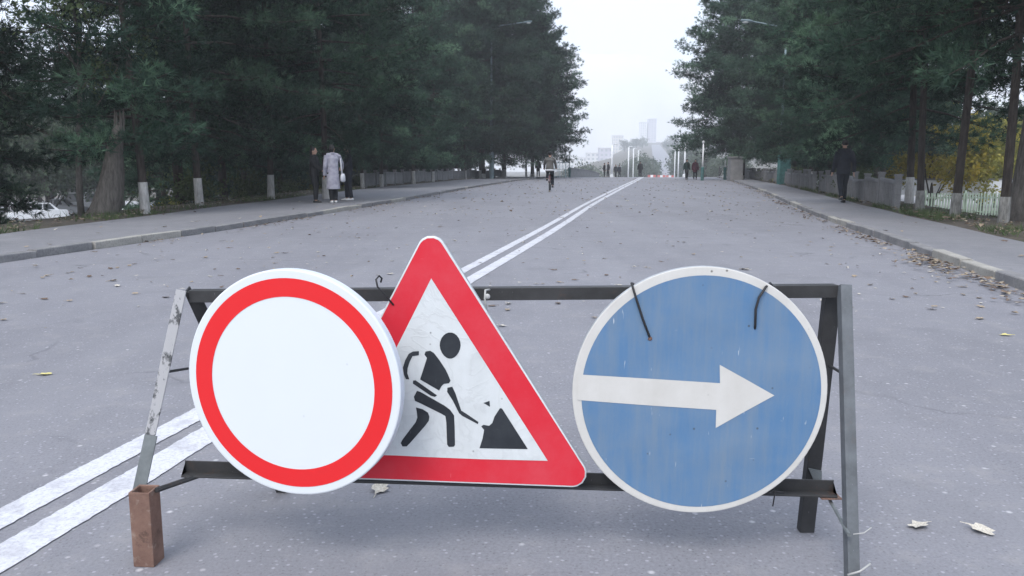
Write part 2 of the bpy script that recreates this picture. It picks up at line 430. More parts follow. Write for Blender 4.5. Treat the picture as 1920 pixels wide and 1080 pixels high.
M['leaf_pale'] = mat('pale_leaf', (0.36, 0.33, 0.28), 0.8, color2=(0.55, 0.52, 0.46), scale=20)
M['leaf_yel'] = mat('yellow_leaf', (0.46, 0.40, 0.12), 0.8, color2=(0.6, 0.55, 0.25), scale=20)
M['teal'] = mat('teal_paint', (0.045, 0.125, 0.12), 0.6, var=0.25, scale=5)
M['pale_teal'] = mat('pale_teal_paint', (0.30, 0.42, 0.46), 0.6, var=0.15, scale=4)
M['white_paint'] = mat('white_paint', (0.72, 0.73, 0.74), 0.6, var=0.06, scale=4)
M['pole'] = mat('grey_pole_paint', (0.17, 0.23, 0.25), 0.6, var=0.15, scale=3)
M['glass_lamp'] = mat('lamp_glass', (0.6, 0.62, 0.62), 0.3)
M['skin'] = mat('skin', (0.40, 0.25, 0.185), 0.6)
M['hair'] = mat('dark_hair', (0.010, 0.009, 0.009), 0.6)
M['eye'] = mat('eye', (0.02, 0.015, 0.012), 0.3)
M['black_cloth'] = mat('black_cloth', (0.014, 0.015, 0.017), 0.9, var=0.3, scale=9, bump=0.3, bscale=14)
M['navy'] = mat('navy_cloth', (0.013, 0.016, 0.024), 0.9, var=0.3, scale=9, bump=0.3, bscale=14)
M['grey_coat'] = mat('grey_wool', (0.27, 0.265, 0.32), 0.95, color2=(0.38, 0.375, 0.43), scale=10, bump=0.5, bscale=10)
M['grey_jacket'] = mat('grey_jacket', (0.085, 0.082, 0.078), 0.9, var=0.2, scale=8, bump=0.4, bscale=10)
M['white_cloth'] = mat('white_cloth', (0.62, 0.63, 0.66), 0.9, var=0.08, bump=0.4, bscale=10)
M['maroon'] = mat('maroon_cloth', (0.10, 0.028, 0.042), 0.9, var=0.2, scale=8)
M['dark_green'] = mat('dark_green_cloth', (0.022, 0.045, 0.040), 0.9, var=0.2, scale=8)
M['shoe_black'] = mat('black_leather', (0.015, 0.015, 0.015), 0.5)
M['shoe_white'] = mat('white_leather', (0.62, 0.62, 0.62), 0.6)
M['rubber'] = mat('rubber', (0.018, 0.018, 0.018), 0.85)
M['chrome'] = mat('chrome', (0.5, 0.5, 0.5), 0.25, metal=1.0)
M['bike_red'] = mat('bicycle_paint', (0.09, 0.03, 0.035), 0.4)
M['car_white'] = mat('car_paint_white', (0.74, 0.76, 0.78), 0.3, var=0.03, coat=0.6)
M['car_grey'] = mat('car_paint_grey', (0.42, 0.43, 0.45), 0.3, var=0.03, coat=0.6)
M['car_glass'] = mat('car_glass', (0.02, 0.022, 0.026), 0.08, spec=0.6)
M['barrier_red'] = mat('barrier_red', (0.50, 0.17, 0.16), 0.6)
M['build_a'] = mat('hazed_pale_render', (0.72, 0.72, 0.73), 0.9, var=0.06, scale=0.2)  # far walls: part of the haze fade is put into these pale colours
M['build_b'] = mat('hazed_lilac_render', (0.58, 0.57, 0.64), 0.9, var=0.06, scale=0.2)
M['build_c'] = mat('hazed_sand_render', (0.66, 0.64, 0.62), 0.9, var=0.06, scale=0.2)
M['mountain'] = mat('hazed_slope', (0.56, 0.57, 0.59), 0.95, color2=(0.62, 0.62, 0.63), scale=0.012)  # slope painted pale, distance haze included in the colour
M['pane'] = mat('hazed_window_glass', (0.42, 0.45, 0.49), 0.3)  # far panes painted close to the wall tone, as haze would fade them
M['green_fence'] = mat('pale_green_paint', (0.28, 0.35, 0.28), 0.7, var=0.25, scale=2)

# ------------------------------------------------------------ how the place lies: edges as functions of distance
def smooth_curve(pts, x):
    pts = sorted(pts); ys = np.array([p[1] for p in pts]); xs = np.array([p[0] for p in pts])
    # here pts are (Y, X)
    grid = np.arange(-40, 1500, 1.0)
    Yk = np.array([p[0] for p in pts]); Xk = np.array([p[1] for p in pts])
    lo = (Xk[1] - Xk[0]) / (Yk[1] - Yk[0]); hi = (Xk[-1] - Xk[-2]) / (Yk[-1] - Yk[-2])
    g = np.interp(grid, Yk, Xk)
    g = np.where(grid < Yk[0], Xk[0] + (grid - Yk[0]) * lo, g)
    g = np.where(grid > Yk[-1], Xk[-1] + (grid - Yk[-1]) * hi, g)
    k = np.exp(-0.5 * (np.arange(-9, 10) / 2.6) ** 2); k /= k.sum()
    g2 = np.convolve(np.pad(g, 9, mode='edge'), k, 'valid')
    g2[:12] = g[:12]; g2[-12:] = g[-12:]
    return np.interp(x, grid, g2)
KL = [(0, -7.7), (9.25, -5.93), (10.92, -5.53), (13.4, -4.98), (17.14, -4.54), (26.3, -3.48), (39.3, -2.33), (60.4, 0.0), (75, 2.6), (90, 6.9), (105, 10.6), (200, 30.2), (318, 56), (900, 154)]
KR = [(0, 3.1), (7.11, 4.58), (9.25, 5.07), (13.96, 5.93), (20.8, 7.42), (31.8, 10.1), (46.9, 13.6), (65, 17.6), (80, 20.4), (105, 24.6), (200, 44), (318, 70), (900, 164.5)]
SL = [(0, -8.6), (11.84, -7.75), (16.6, -7.71), (24.6, -7.38), (39.6, -6.75), (62.8, -4.0), (80, -0.6), (95, 4.5), (110, 9.0)]
SR = [(0, 4.9), (10.96, 7.0), (14.1, 7.67), (17.4, 8.41), (26.8, 10.62), (44.3, 14.87), (75.4, 21.3), (95, 25.2), (110, 28.5)]
kl = lambda y: smooth_curve(KL, y)
kr = lambda y: smooth_curve(KR, y)
sle = lambda y: smooth_curve(SL, y)
sre = lambda y: smooth_curve(SR, y)
def zroad(y):
    y = np.asarray(y, float)
    z = np.where(y > 75, -0.0004 * (y - 75) ** 2, 0.0)
    z = np.where(y > 140, -1.69 - 0.052 * (y - 140), z)
    z = np.where(y > 230, -6.37, z)
    z = np.where(y > 260, -6.37 + (y - 260) * 0.0456, z)
    return z
SW = 0.09                                   # height of the pavements over the road
def sstep(t):
    t = np.clip(t, 0, 1); return t * t * (3 - 2 * t)
LOT_L, LOT_R = -3.15, -1.75
def zground(x, y):
    x = np.asarray(x, float); y = np.asarray(y, float)
    zr = zroad(y)
    far = sstep((y - 85) / 60)
    dl = sle(y) - 1.5 - x; dr = x - sre(y) - 1.2
    dl2 = kl(y) - 3 - x; dr2 = x - kr(y) - 3
    dl = np.where(y > 100, dl2, dl); dr = np.where(y > 100, dr2, dr)
    depth_l = LOT_L * (1 - far) + (-3.0) * far; depth_r = LOT_R * (1 - far) + (-3.0) * far
    depth_l = np.where(y > 230, 0, depth_l); depth_r = np.where(y > 230, 0, depth_r)
    hill = sstep((x - (kl(y) - 90)) / 75)
    zr = np.where(y > 260, -6.37 + (zr + 6.37) * hill, zr)
    base = zr + np.where(y > 100, -0.25, 0.07)
    inside = (dl < -1.4) & (dr < -1.1)
    z = base + depth_l * sstep(dl / 8.0) + depth_r * sstep(dr / 7.0)
    return np.where(inside, zr - 0.25, z)

# ------------------------------------------------------------ ground sheet
def sheet(name, m, ys, xs_of, zf, kind='structure', smooth=True):
    mb = MB(); V = []; ncol = None
    for y in ys:
        xs = xs_of(y); ncol = len(xs)
        z = zf(xs, np.full(len(xs), y)); V.append(np.c_[xs, np.full(len(xs), y), z])
    fs = [(i * ncol + j, i * ncol + j + 1, (i + 1) * ncol + j + 1, (i + 1) * ncol + j) for i in range(len(ys) - 1) for j in range(ncol - 1)]
    mb.add(np.concatenate(V), fs)
    return tag(mb.obj(name, m, smooth=smooth), kind=kind)
ys_g = np.r_[np.arange(-14, 110, 1.5), np.arange(110, 300, 8), np.arange(300, 1450, 50)]
def gx(y):
    a, b = float(sle(y)), float(sre(y))
    if y > 100: a, b = float(kl(y)) - 1.5, float(kr(y)) + 1.2
    left = a - 1.5 - np.r_[700, 400, 220, 120, 70, 45, 30, 20, 14, 11, 9, 8, 7, 6, 5, 4, 3, 2, 1, 0.4, 0.0]
    right = b + 1.2 + np.r_[0.0, 0.4, 1, 2, 3, 4, 5, 6, 7, 8, 10, 14, 20, 30, 45, 70, 120, 220, 400, 700]
    mid = np.r_[a - 0.9, a - 0.3, a + 0.05, a + 0.12, np.linspace(a + 0.5, b - 0.5, 6), b - 0.12, b - 0.05, b + 0.3, b + 0.7]
    return np.r_[left, mid, right]
def zg2(x, y):
    z = zground(x, y); yy = y[0]
    if yy <= 100:
        a, b = float(sle(yy)), float(sre(yy))
        ins = (x > a + 0.08) & (x < b - 0.08)
        rough = 0.035 * np.sin(x * 3.1 + yy * 1.7) * np.sin(x * 1.3 - yy * 2.3)
        z = np.where(ins, float(zroad(yy)) - 0.25, np.where((x < a - 0.6) | (x > b + 0.5), z + rough, float(zroad(yy)) + SW - 0.03))
    return z
sheet('ground', M['soil'], ys_g, gx, zg2)
# road: near and far in one sheet
ys_r = np.r_[np.arange(-14, 72, 1.0), np.arange(72, 150, 2), np.arange(150, 320, 10), np.arange(320, 1001, 40)]
sheet('road', M['asphalt'], ys_r, lambda y: np.linspace(float(kl(y)), float(kr(y)), 9), lambda x, y: zroad(y))
ys_s = np.r_[np.arange(-14, 100, 1.0)]
sheet('pavement', M['pavement'], ys_s, lambda y: np.linspace(float(sle(y)), float(kl(y)) - 0.135, 6), lambda x, y: zroad(y) + SW - 0.012 + 0.006 * np.sin(x * 2 + y * .8))
sheet('pavement', M['pavement'], ys_s, lambda y: np.linspace(float(kr(y)) + 0.135, float(sre(y)), 6), lambda x, y: zroad(y) + SW - 0.012 + 0.006 * np.sin(x * 2 + y * .8))
# pale surface of the lower lots on both sides
sheet('parking_lot', M['gravel'], np.arange(18, 130, 4.0), lambda y: np.linspace(-95, float(sle(y)) - 13, 8), lambda x, y: zground(x, y) + 0.05)
sheet('yard', M['gravel'], np.arange(22, 120, 4.0), lambda y: np.linspace(float(sre(y)) + 12, 110, 8), lambda x, y: zground(x, y) + 0.05)

# mountain ridge closing the view, its colour paled to stand for haze
mx_ = np.linspace(-820, 1020, 93); my_ = np.linspace(1180, 1440, 12)
def ridge(x):
    return 1.1 + 1310 / F * (182 + 16 * np.sin(x * .0052 + 1.0) + 9 * np.sin(x * .013 + .4) + 4 * np.sin(x * .037) - .035 * (x - 180))
V_ = []
for i_, y_ in enumerate(my_):
    t_ = i_ / 11.0
    V_.append(np.c_[mx_, np.full(93, y_), -8 + (ridge(mx_) + 8) * (math.sin(min(t_, .5) * math.pi) ** 1.2 if t_ < .5 else math.cos((t_ - .5) * math.pi) ** .8) + 2.5 * np.sin(mx_ * .06 + i_ * 1.9) * (0 if i_ in (0, 11) else 1)])
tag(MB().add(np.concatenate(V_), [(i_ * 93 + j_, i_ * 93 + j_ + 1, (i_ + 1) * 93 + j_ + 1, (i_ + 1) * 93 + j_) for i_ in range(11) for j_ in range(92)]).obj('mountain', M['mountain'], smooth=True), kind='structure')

# painted double line: two worn strips
def strip(top, bot):
    def edge(pts):
        q = [gp(u, v) for u, v in pts]; return [(p[1], p[0]) for p in q]
    return edge(top), edge(bot)
L1 = strip([(0, 955), (249, 827), (360, 770), (880, 494), (1000, 434.5), (1100, 382)], [(0, 994), (249, 858), (360, 797), (880, 507), (1000, 443), (1100, 388)])
L2 = strip([(0, 1023), (249, 884), (360, 815), (880, 518), (1000, 450.5), (1100, 393)], [(0, 1072), (249, 921), (360, 850), (880, 534), (1000, 462), (1100, 400)])
def mid_at(E, y):
    q = sorted(E); return np.interp(y, [p[0] for p in q], [p[1] for p in q])
def line_strip(E, off_far):
    ys = np.r_[np.arange(-3, 6, 0.022), np.arange(6, 14, 0.08), np.arange(14, 26, 0.5), np.arange(26, 140, 2.0)]
    lo = 3.0
    V = []; k = 0
    kn = [(q, float((mid_at(E[0], q) + mid_at(E[1], q)) / 2)) for q in (2.6, 4, 6, 8, 10, 12, 14)] + [(23.7, 2.24 + off_far), (40, 5.25 + off_far), (65, 9.95 + off_far), (90, 14.5 + off_far), (105, 17.5 + off_far), (140, 24.6 + off_far)]
    for y in ys:
        a = mid_at(E[0], np.clip(y, 2.55, 19)); b = mid_at(E[1], np.clip(y, 2.55, 19)); c = (a + b) / 2
        w = 0.062 if off_far < 0 else 0.070
        if y < 2.55: c = c + (y - 2.55) * 0.185
        if y > 5: c = float(smooth_curve(kn, y)) if y > 9 else c * (9 - y) / 4 + float(smooth_curve(kn, y)) * (y - 5) / 4
        w *= 1.0 + 0.5 * sstep((y - 20) / 40)
        j = 0.0035 if y < 26 else 0.0
        V.append((c - w + rng.uniform(-j, j), y, float(zroad(y)) + 0.004)); V.append((c + w + rng.uniform(-j, j), y, float(zroad(y)) + 0.004))
    fs = [(2 * i, 2 * i + 1, 2 * i + 3, 2 * i + 2) for i in range(len(ys) - 1)]
    return tag(MB().add(V, fs).obj('lane_line', M['paint']), kind='structure')
line_strip(L1, -0.11)
line_strip(L2, 0.13)

# kerbs: single stones
def kerb(fn, side):
    root = bpy.data.objects.new('kerb', None); COL.objects.link(root); root['kind'] = 'structure'
    y = -4.0; i = 0
    protos = []
    for k in range(5):
        mb = MB(); L = 0.98; w = 0.14; h = 0.30
        prof = [(-w / 2, -h), (w / 2, -h), (w / 2, -0.018), (w / 2 - 0.02, 0.0), (-w / 2 + 0.008, 0.0), (-w / 2, -0.01)]
        ch = [rng.uniform(-0.007, 0.007) for _ in prof]
        a = [(p[0] * side * -1, -L / 2, p[1]) for p in prof]; b = [(p[0] * side * -1 + c, L / 2, p[1] + c * .5) for p, c in zip(prof, ch)]
        n = len(prof)
        mb.add(a + b, [tuple(range(n)), tuple(range(n, 2 * n))[::-1]] + [(q, n + q, n + (q + 1) % n, (q + 1) % n) for q in range(n)])
        pale = k >= 3
        me = mb.mesh('kerb_stone', M['kerb_pale'] if pale else M['kerb'])
        bm = bmesh.new(); bm.from_mesh(me); bmesh.ops.recalc_face_normals(bm, faces=bm.faces); bm.to_mesh(me); bm.free()
        protos.append(me)
    run = 0; k = 0
    while y < 72:
        x0, x1 = float(fn(y)), float(fn(y + 1.0)); ang = math.atan2(x1 - x0, 1.0)
        if run <= 0:
            k = random.choice([0, 1, 2, 0, 1, 3, 4]); run = random.randint(1, 3)
        run -= 1
        o = bpy.data.objects.new('kerb_stone', protos[k]); COL.objects.link(o); o.parent = root
        sink = random.choice([0, 0, 0, 0.008, 0.015]) if y > 5 else 0.0
        o.location = ((x0 + x1) / 2 - side * 0.066 + random.uniform(-.012, .012), y + 0.5, float(zroad(y)) + SW + 0.012 - sink)
        o.rotation_euler = (random.uniform(-.008, .008), random.uniform(-.03, .03), -ang + random.uniform(-.012, .012))
        y += 1.0 * math.cos(ang); i += 1
    return root
kerb(kl, 1)
kerb(kr, -1)

# air
hz = MB().box((100, 735, 93.5), (1960, 1530, 216)).obj('haze', None)
tag(hz, kind='stuff')
hm = bpy.data.materials.new('haze_air'); hm.use_nodes = True; hm.node_tree.nodes.clear()
pv = hm.node_tree.nodes.new('ShaderNodeVolumePrincipled'); pv.inputs['Color'].default_value = (0.93, 0.96, 1.0, 1)
pv.inputs['Density'].default_value = 0.00082
ho = hm.node_tree.nodes.new('ShaderNodeOutputMaterial'); hm.node_tree.links.new(pv.outputs[0], ho.inputs['Volume'])
hz.data.materials.clear(); hz.data.materials.append(hm)
# ------------------------------------------------------------ trees
def tri_blades(pos, dirs, length, width, per, spread, r):
    """bunches of narrow three-cornered blades: PER of them fan out round each direction"""
    n = len(pos)
    P = np.repeat(pos, per, 0); D = np.repeat(dirs, per, 0)
    D = D + r.normal(0, spread, D.shape); D /= np.linalg.norm(D, axis=1, keepdims=True) + 1e-9
    L = length * r.uniform(0.65, 1.25, (n * per, 1))
    side = np.cross(D, r.normal(0, 1, D.shape)); side /= np.linalg.norm(side, axis=1, keepdims=True) + 1e-9
    Wd = width * r.uniform(0.7, 1.3, (n * per, 1))
    P = P + D * L * r.uniform(-0.1, 0.25, (n * per, 1))
    v = np.empty((n * per * 3, 3))
    v[0::3] = P - side * Wd / 2; v[1::3] = P + side * Wd / 2; v[2::3] = P + D * L
    return v
def leaf_quads(pos, size, r, droop=0.3):
    n = len(pos)
    a = r.normal(0, 1, (n, 3)); a[:, 2] -= droop; a /= np.linalg.norm(a, axis=1, keepdims=True)
    b = np.cross(a, r.normal(0, 1, (n, 3))); b /= np.linalg.norm(b, axis=1, keepdims=True)
    s = size * r.uniform(0.6, 1.3, (n, 1))
    v = np.empty((n * 4, 3)); v[0::4] = pos; v[1::4] = pos + a * s * .5 + b * s * .32; v[2::4] = pos + a * s; v[3::4] = pos + a * s * .5 - b * s * .32
    return v
def raw_mesh(name, v, k, m, tone=None):
    me = bpy.data.meshes.new(name); n = len(v) // k
    me.vertices.add(len(v)); me.vertices.foreach_set('co', v.astype(np.float32).ravel())
    me.loops.add(len(v)); me.loops.foreach_set('vertex_index', np.arange(len(v), dtype=np.int32))
    me.polygons.add(n); me.polygons.foreach_set('loop_start', np.arange(0, len(v), k, dtype=np.int32))
    me.update(calc_edges=True); me.materials.append(m)
    if tone is not None:
        at = me.attributes.new('tone', 'FLOAT', 'FACE'); at.data.foreach_set('value', tone.astype(np.float32))
    return me
def link(name, me, parent):
    o = bpy.data.objects.new(name, me); COL.objects.link(o); o.parent = parent; return o

def pine(seed, H, z0, RAD, tr=0.12, lime=0.72, per=12, dens=1.0, lean=(0, 0), needle=0.18, width=0.020, whorl=0.74, puff=0.50, full=1.35, lm='lime'):
    """trunk, limbs and a crown of needle bunches carried by side shoots of drooping limbs"""
    r = np.random.default_rng(seed)
    root = bpy.data.objects.new('pine_tree', None); COL.objects.link(root)
    zz = np.linspace(-0.3, H, 14); t = np.clip(zz / H, 0, 1)
    ax = np.c_[lean[0] * t + 0.10 * np.sin(t * 5 + seed), lean[1] * t + 0.10 * np.cos(t * 4 + seed), zz]
    rad = tr * (1.12 - t) ** 0.8 * np.where(zz < 0.2, 1.2, 1.0)
    MB().tube(ax, rad, 10).obj('trunk', M['bark'], root, smooth=True)
    if lime:
        zl = np.linspace(-0.25, lime, 6)
        xl = np.c_[np.interp(zl, zz, ax[:, 0]), np.interp(zl, zz, ax[:, 1]), zl]
        MB().tube(xl, np.interp(zl, zz, rad) + 0.008 + r.uniform(0, .006, 6), 10).obj('limewash', M[lm], root, smooth=True)
    limbs = MB(); P = []; D = []; T = []
    z = z0
    while z < H - 0.3:
        f = (z - z0) / (H - z0)
        base = RAD * (1 - f ** full) * (0.72 + 0.28 * min(1, f / 0.18)) + 0.25
        nb = int(r.integers(4, 8)); limb_tone = r.normal(0, .13, 9); a0 = r.uniform(0, 6.28)
        for b in range(nb):
            az = a0 + 6.283 * b / nb + r.uniform(-.35, .35)
            L = base * r.uniform(0.72, 1.12)
            up = 0.42 * f + r.uniform(-0.12, 0.12)
            drop = (0.42 - 0.3 * f) * r.uniform(.7, 1.3)
            s = np.linspace(0, 1, 7)
            hx = L * s; hz = L * (up * s - drop * s ** 2 + 0.26 * s ** 4)
            c = np.array([np.interp(z, zz, ax[:, 0]), np.interp(z, zz, ax[:, 1]), z + r.uniform(-.42, .42)])
            bend = r.uniform(-.25, .25)
            dx = np.cos(az + bend * s); dy = np.sin(az + bend * s)
            br = c + np.c_[dx * hx, dy * hx, hz]
            limbs.tube(br[::2], np.array([0.035, 0.022, 0.014, 0.006]) * (0.5 + L / RAD * .7), 4, cap=False)
            d = np.array([np.cos(az), np.sin(az), up - drop])
            nc = max(2, int(L / 0.56))
            for q in range(nc):                      # puffs of needle bunches strung along the outer part of the limb
                u = 0.24 + 0.76 * (q + r.uniform(.2, 1)) / nc
                p = np.array([np.interp(u, s, br[:, k]) for k in range(3)])
                sd = np.array([-np.sin(az), np.cos(az), 0]) * r.uniform(-.5, .5) * (1.15 - u) * L * .75
                p = p + sd + np.array([0, 0, r.uniform(-.05, .12)])
                limbs.tube([br[min(3, int(u * 6))], p], [.010, .004], 3, cap=False)
                rc = puff * r.uniform(.65, 1.25) * (1.1 - .35 * f)
                k = int(30 * dens)
                o_ = r.normal(0, 1, (k, 3)); o_ /= np.linalg.norm(o_, axis=1, keepdims=True); o_ *= (r.uniform(.1, 1, (k, 1)) ** .7) * rc * np.array([1, 1, .62])
                T += list(np.clip(limb_tone[b] + r.normal(.42, .22) + r.normal(0, .10, k) + .16 * o_[:, 2] / rc, 0, 1))  # random tone, with each puff's lit top and shaded underside painted in
                P += list(p + o_); D += list(o_ / rc + np.array([.35 * np.cos(az), .35 * np.sin(az), .30]))
            P.append(br[-1]); D.append(d); T.append(.5)
        z += whorl * r.uniform(.75, 1.2) * (1 - 0.25 * f)
    for q in range(14):
        P.append(np.array([ax[-1, 0], ax[-1, 1], H - 0.06 * q])); D.append(np.array([r.normal() * .4, r.normal() * .4, 1])); T.append(.6)
    P = np.array(P); D = np.array(D)
    limbs.obj('limbs', M['bark'], root)
    v = tri_blades(P, D, needle, width, per, 0.52, r)
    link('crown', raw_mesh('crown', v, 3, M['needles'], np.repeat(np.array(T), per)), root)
    return root
def broad(seed, H, z0, RAD, m, tr=0.13, n=260, per=34, leaf=0.12, lime=0, bark='bark', name='broadleaf_tree', lean=(0, 0)):
    r = np.random.default_rng(seed)
    root = bpy.data.objects.new(name, None); COL.objects.link(root)
    zz = np.linspace(-0.3, z0 + (H - z0) * .75, 9); t = np.clip(zz / H, 0, 1)
    ax = np.c_[lean[0] * t + .12 * np.sin(t * 6 + seed), lean[1] * t + .1 * np.cos(t * 5 + seed), zz]
    rad = tr * (1.1 - t) ** .8
    MB().tube(ax, rad, 10).obj('trunk', M[bark], root, smooth=True)
    if lime:
        zl = np.linspace(-.25, lime, 5); xl = np.c_[np.interp(zl, zz, ax[:, 0]), np.interp(zl, zz, ax[:, 1]), zl]
        MB().tube(xl, np.interp(zl, zz, rad) + .01, 10).obj('limewash', M['lime'], root, smooth=True)
    limbs = MB(); C = []
    zc = (z0 + H) / 2; hh = (H - z0) / 2
    lobes = [np.array([RAD * .5 * math.cos(a), RAD * .5 * math.sin(a), zc + hh * r.uniform(-.5, .5)]) for a in r.uniform(0, 6.28, 9)] + [np.array([0, 0, H - hh * .45])]
    lobes = [l + np.array([np.interp(l[2], zz, ax[:, 0]), np.interp(l[2], zz, ax[:, 1]), 0]) for l in lobes]
    for l in lobes:
        zb = max(z0 * .8, l[2] - RAD * r.uniform(.5, 1.0)); b = np.array([np.interp(zb, zz, ax[:, 0]), np.interp(zb, zz, ax[:, 1]), zb])
        limbs.tube([b, (b + l) / 2 + r.normal(0, .12, 3), l], [tr * .45, tr * .28, tr * .1], 5, cap=False)
        for q in range(max(3, n // len(lobes))):
            d = r.normal(0, 1, 3); d /= np.linalg.norm(d); p = l + d * RAD * .55 * r.uniform(.35, 1.0) ** .6 * np.array([1, 1, .8])
            C.append(p)
            if q % 5 == 0: limbs.tube([l, (l + p) / 2 + r.normal(0, .06, 3), p], [tr * .1, tr * .06, tr * .025], 3, cap=False)
    limbs.obj('limbs', M[bark], root)
    C = np.array(C)
    pos = np.repeat(C, per, 0) + r.normal(0, RAD * .085, (len(C) * per, 3))
    link('crown', raw_mesh('crown', leaf_quads(pos, leaf, r), 4, m), root)
    return root

def place(proto, x, y, z, rz=0.0, sc=1.0, label='', cat='tree', group=None, first=set()):
    o = proto if proto.name not in first else copy_tree(proto)
    first.add(proto.name)
    if o is not proto: o.name = o.name.split('.')[0]
    o.location = (x, y, z); o.rotation_euler = (0, 0, rz)
    o.scale = (sc, sc, sc * random.uniform(.96, 1.06))
    return tag(o, label, cat, group)

# front-row kinds: slim, limewashed, crown low; back kinds without limewash
PF = [pine(11, 13.0, 1.9, 3.3, .085, .74), pine(12, 15.0, 2.1, 3.6, .09, .72), pine(13, 12.0, 1.7, 3.0, .08, .74), pine(14, 14.0, 2.2, 3.4, .088, .70)]
PS = pine(17, 9.6, 1.9, 1.9, .085, .74)
PR = [pine(15, 12.0, 3.4, 3.2, .078, .50, lm='lime_dirty'), pine(16, 13.0, 3.7, 3.1, .074, .48, lm='lime_dirty')]
PBk = [pine(21, 15.0, 3.0, 3.9, .15, 0, dens=.9, needle=.24, width=.027, per=10), pine(22, 17.0, 3.4, 4.2, .17, 0, dens=.9, needle=.24, width=.027, per=10), pine(23, 13.0, 2.6, 3.7, .14, 0, dens=.9, needle=.24, width=.027, per=10)]
PE = [pine(31, 20.5, 3.2, 6.2, .2, .7, dens=1.1, needle=.26, width=.030, whorl=.52, puff=.75, full=2.6), pine(32, 18.0, 3.3, 5.8, .2, .7, dens=1.1, needle=.26, width=.030, whorl=.52, puff=.75, full=2.4)]
G_L = 'pines lining the pavement behind the grey coat'
G_R = 'pines lining the pavement by the concrete fence'
def on_ground(x, y): return float(zground(np.array([x]), np.array([y]))[0])
# left row: where the pale trunk feet show
feet_l = [(265, 401, 'pine with limewashed foot, first one past the leaning trunk'), (377, 384, 'pine with limewashed foot, second past the leaning trunk'), (506, 373, 'pine with limewashed foot just before the group of three people'),
          (606, 374, 'pine whose limewashed foot shows between two of the talking people'), (681, 353, 'pine with limewashed foot, first beyond the group of three'), (719, 351, 'pine with leaning limewashed foot, second beyond the group of three'),
          (778, 345, 'pine with leaning limewashed foot, third beyond the group of three'), (813, 341, 'slim pine with limewashed foot, fourth beyond the group of three'), (874, 336, 'far pine with limewashed foot before the grey lamp post'),
          (898, 335, 'far pine with limewashed foot close to the grey lamp post'), (944, 334, 'far pine with limewashed foot just past the grey lamp post'), (985, 333, 'far pine with limewashed foot before the cyclist')]
for i, (u, v, lab) in enumerate(feet_l):
    p = gp(u, v, SW - 0.03)
    place(PS if i == 0 else PF[(i * 3 + 2) % 4], p[0], p[1], SW - 0.06, random.uniform(0, 6.28), 1.0 if i == 0 else random.uniform(.92, 1.08), lab, 'tree', G_L)
feet_r = [(1870, 418, 'pine with limewashed foot second from the frame edge, by the pale green fence'), (1797, 407, 'pine with limewashed foot against the yellow trees'), (1722, 394, 'leaning pine at the near end of the rough concrete fence'),
          (1640, 381, 'pine behind the fence just past the dark walker'), (1545, 365, 'pine trunk beside the dark walker'), (1515, 358, 'slim pine behind the concrete fence past the dark walker'),
          (1484, 352, 'pine close to the teal lamp post'), (1440, 343, 'pine beyond the teal lamp post')]
for i, (u, v, lab) in enumerate(feet_r):
    p = gp(u, v, SW - 0.03)
    off = 0.0 if i < 3 else 0.9
    place(PR[i % 2] if i < 3 else PF[(i * 3 + 2) % 4], p[0] + off, p[1], on_ground(p[0] + off, p[1]) if i > 2 else SW - .06, random.uniform(0, 6.28), random.uniform(.95, 1.1), lab, 'tree', G_R)
# the wide last trees of each row, against the sky
def end_tree(k, u, Y, sc, rz, lab, g, dz=0.0):
    p = PY(u, 330, Y); place(PE[k], p[0], Y, (on_ground(p[0], Y) if dz == 0 else dz), rz, sc, lab, 'tree', g)
end_tree(0, 946, 76, 1.0, 0.4, 'tall wide pine ending the row beside the cyclist', G_L, SW - .06)
end_tree(1, 1000, 82, .92, 2.2, 'wide low pine at the far end of the row by the bridge railing', G_L, 0.0)
end_tree(1, 905, 70, 1.05, 4.0, 'tall wide pine behind the far lamp post', G_L)
end_tree(0, 1394, 67, .92, 1.0, 'tall wide pine ending the row beyond the two walkers', G_R)
end_tree(1, 1510, 60, 1.0, 5.0, 'tall wide pine behind the teal lamp post', G_R)
# rows behind, standing on the lower ground
gb = 'taller pines behind the row on the lower ground'
lab_l = 'dark pine on the lower ground behind the limewashed row'
lab_r = 'dark pine on the lower ground behind the concrete fence'
y = 13.0; i = 0
while y < 84:
    for off, jj in ((3.6, 0), (8.5, 1)):
        yy = y + (0, 2.3)[jj] + random.uniform(-1, 1)
        x = float(sle(yy)) - off - random.uniform(0, 1.8)
        if -.66 < x / yy < -.44 and yy < 34: continue
        if not (jj == 0 and yy < 17):
            place(PBk[(i + jj) % 3], x, yy, on_ground(x, yy), random.uniform(0, 6.28), random.uniform(.85, 1.12), lab_l, 'tree', gb + ' on the cyclist side')
    y += 4.6; i += 1
y = 19.0
while y < 82:
    for off, jj in ((3.4, 0), (8.0, 1)):
        yy = y + (0, 2.3)[jj] + random.uniform(-1, 1)
        x = float(sre(yy)) + off + random.uniform(0, 1.6)
        if jj == 1 and yy < 30: continue
        if x / yy > .47: continue
        place(PBk[(i + jj) % 3], x, yy, on_ground(x, yy), random.uniform(0, 6.28), random.uniform(.88, 1.12), lab_r, 'tree', gb + ' on the fence side')
    y += 4.6; i += 1
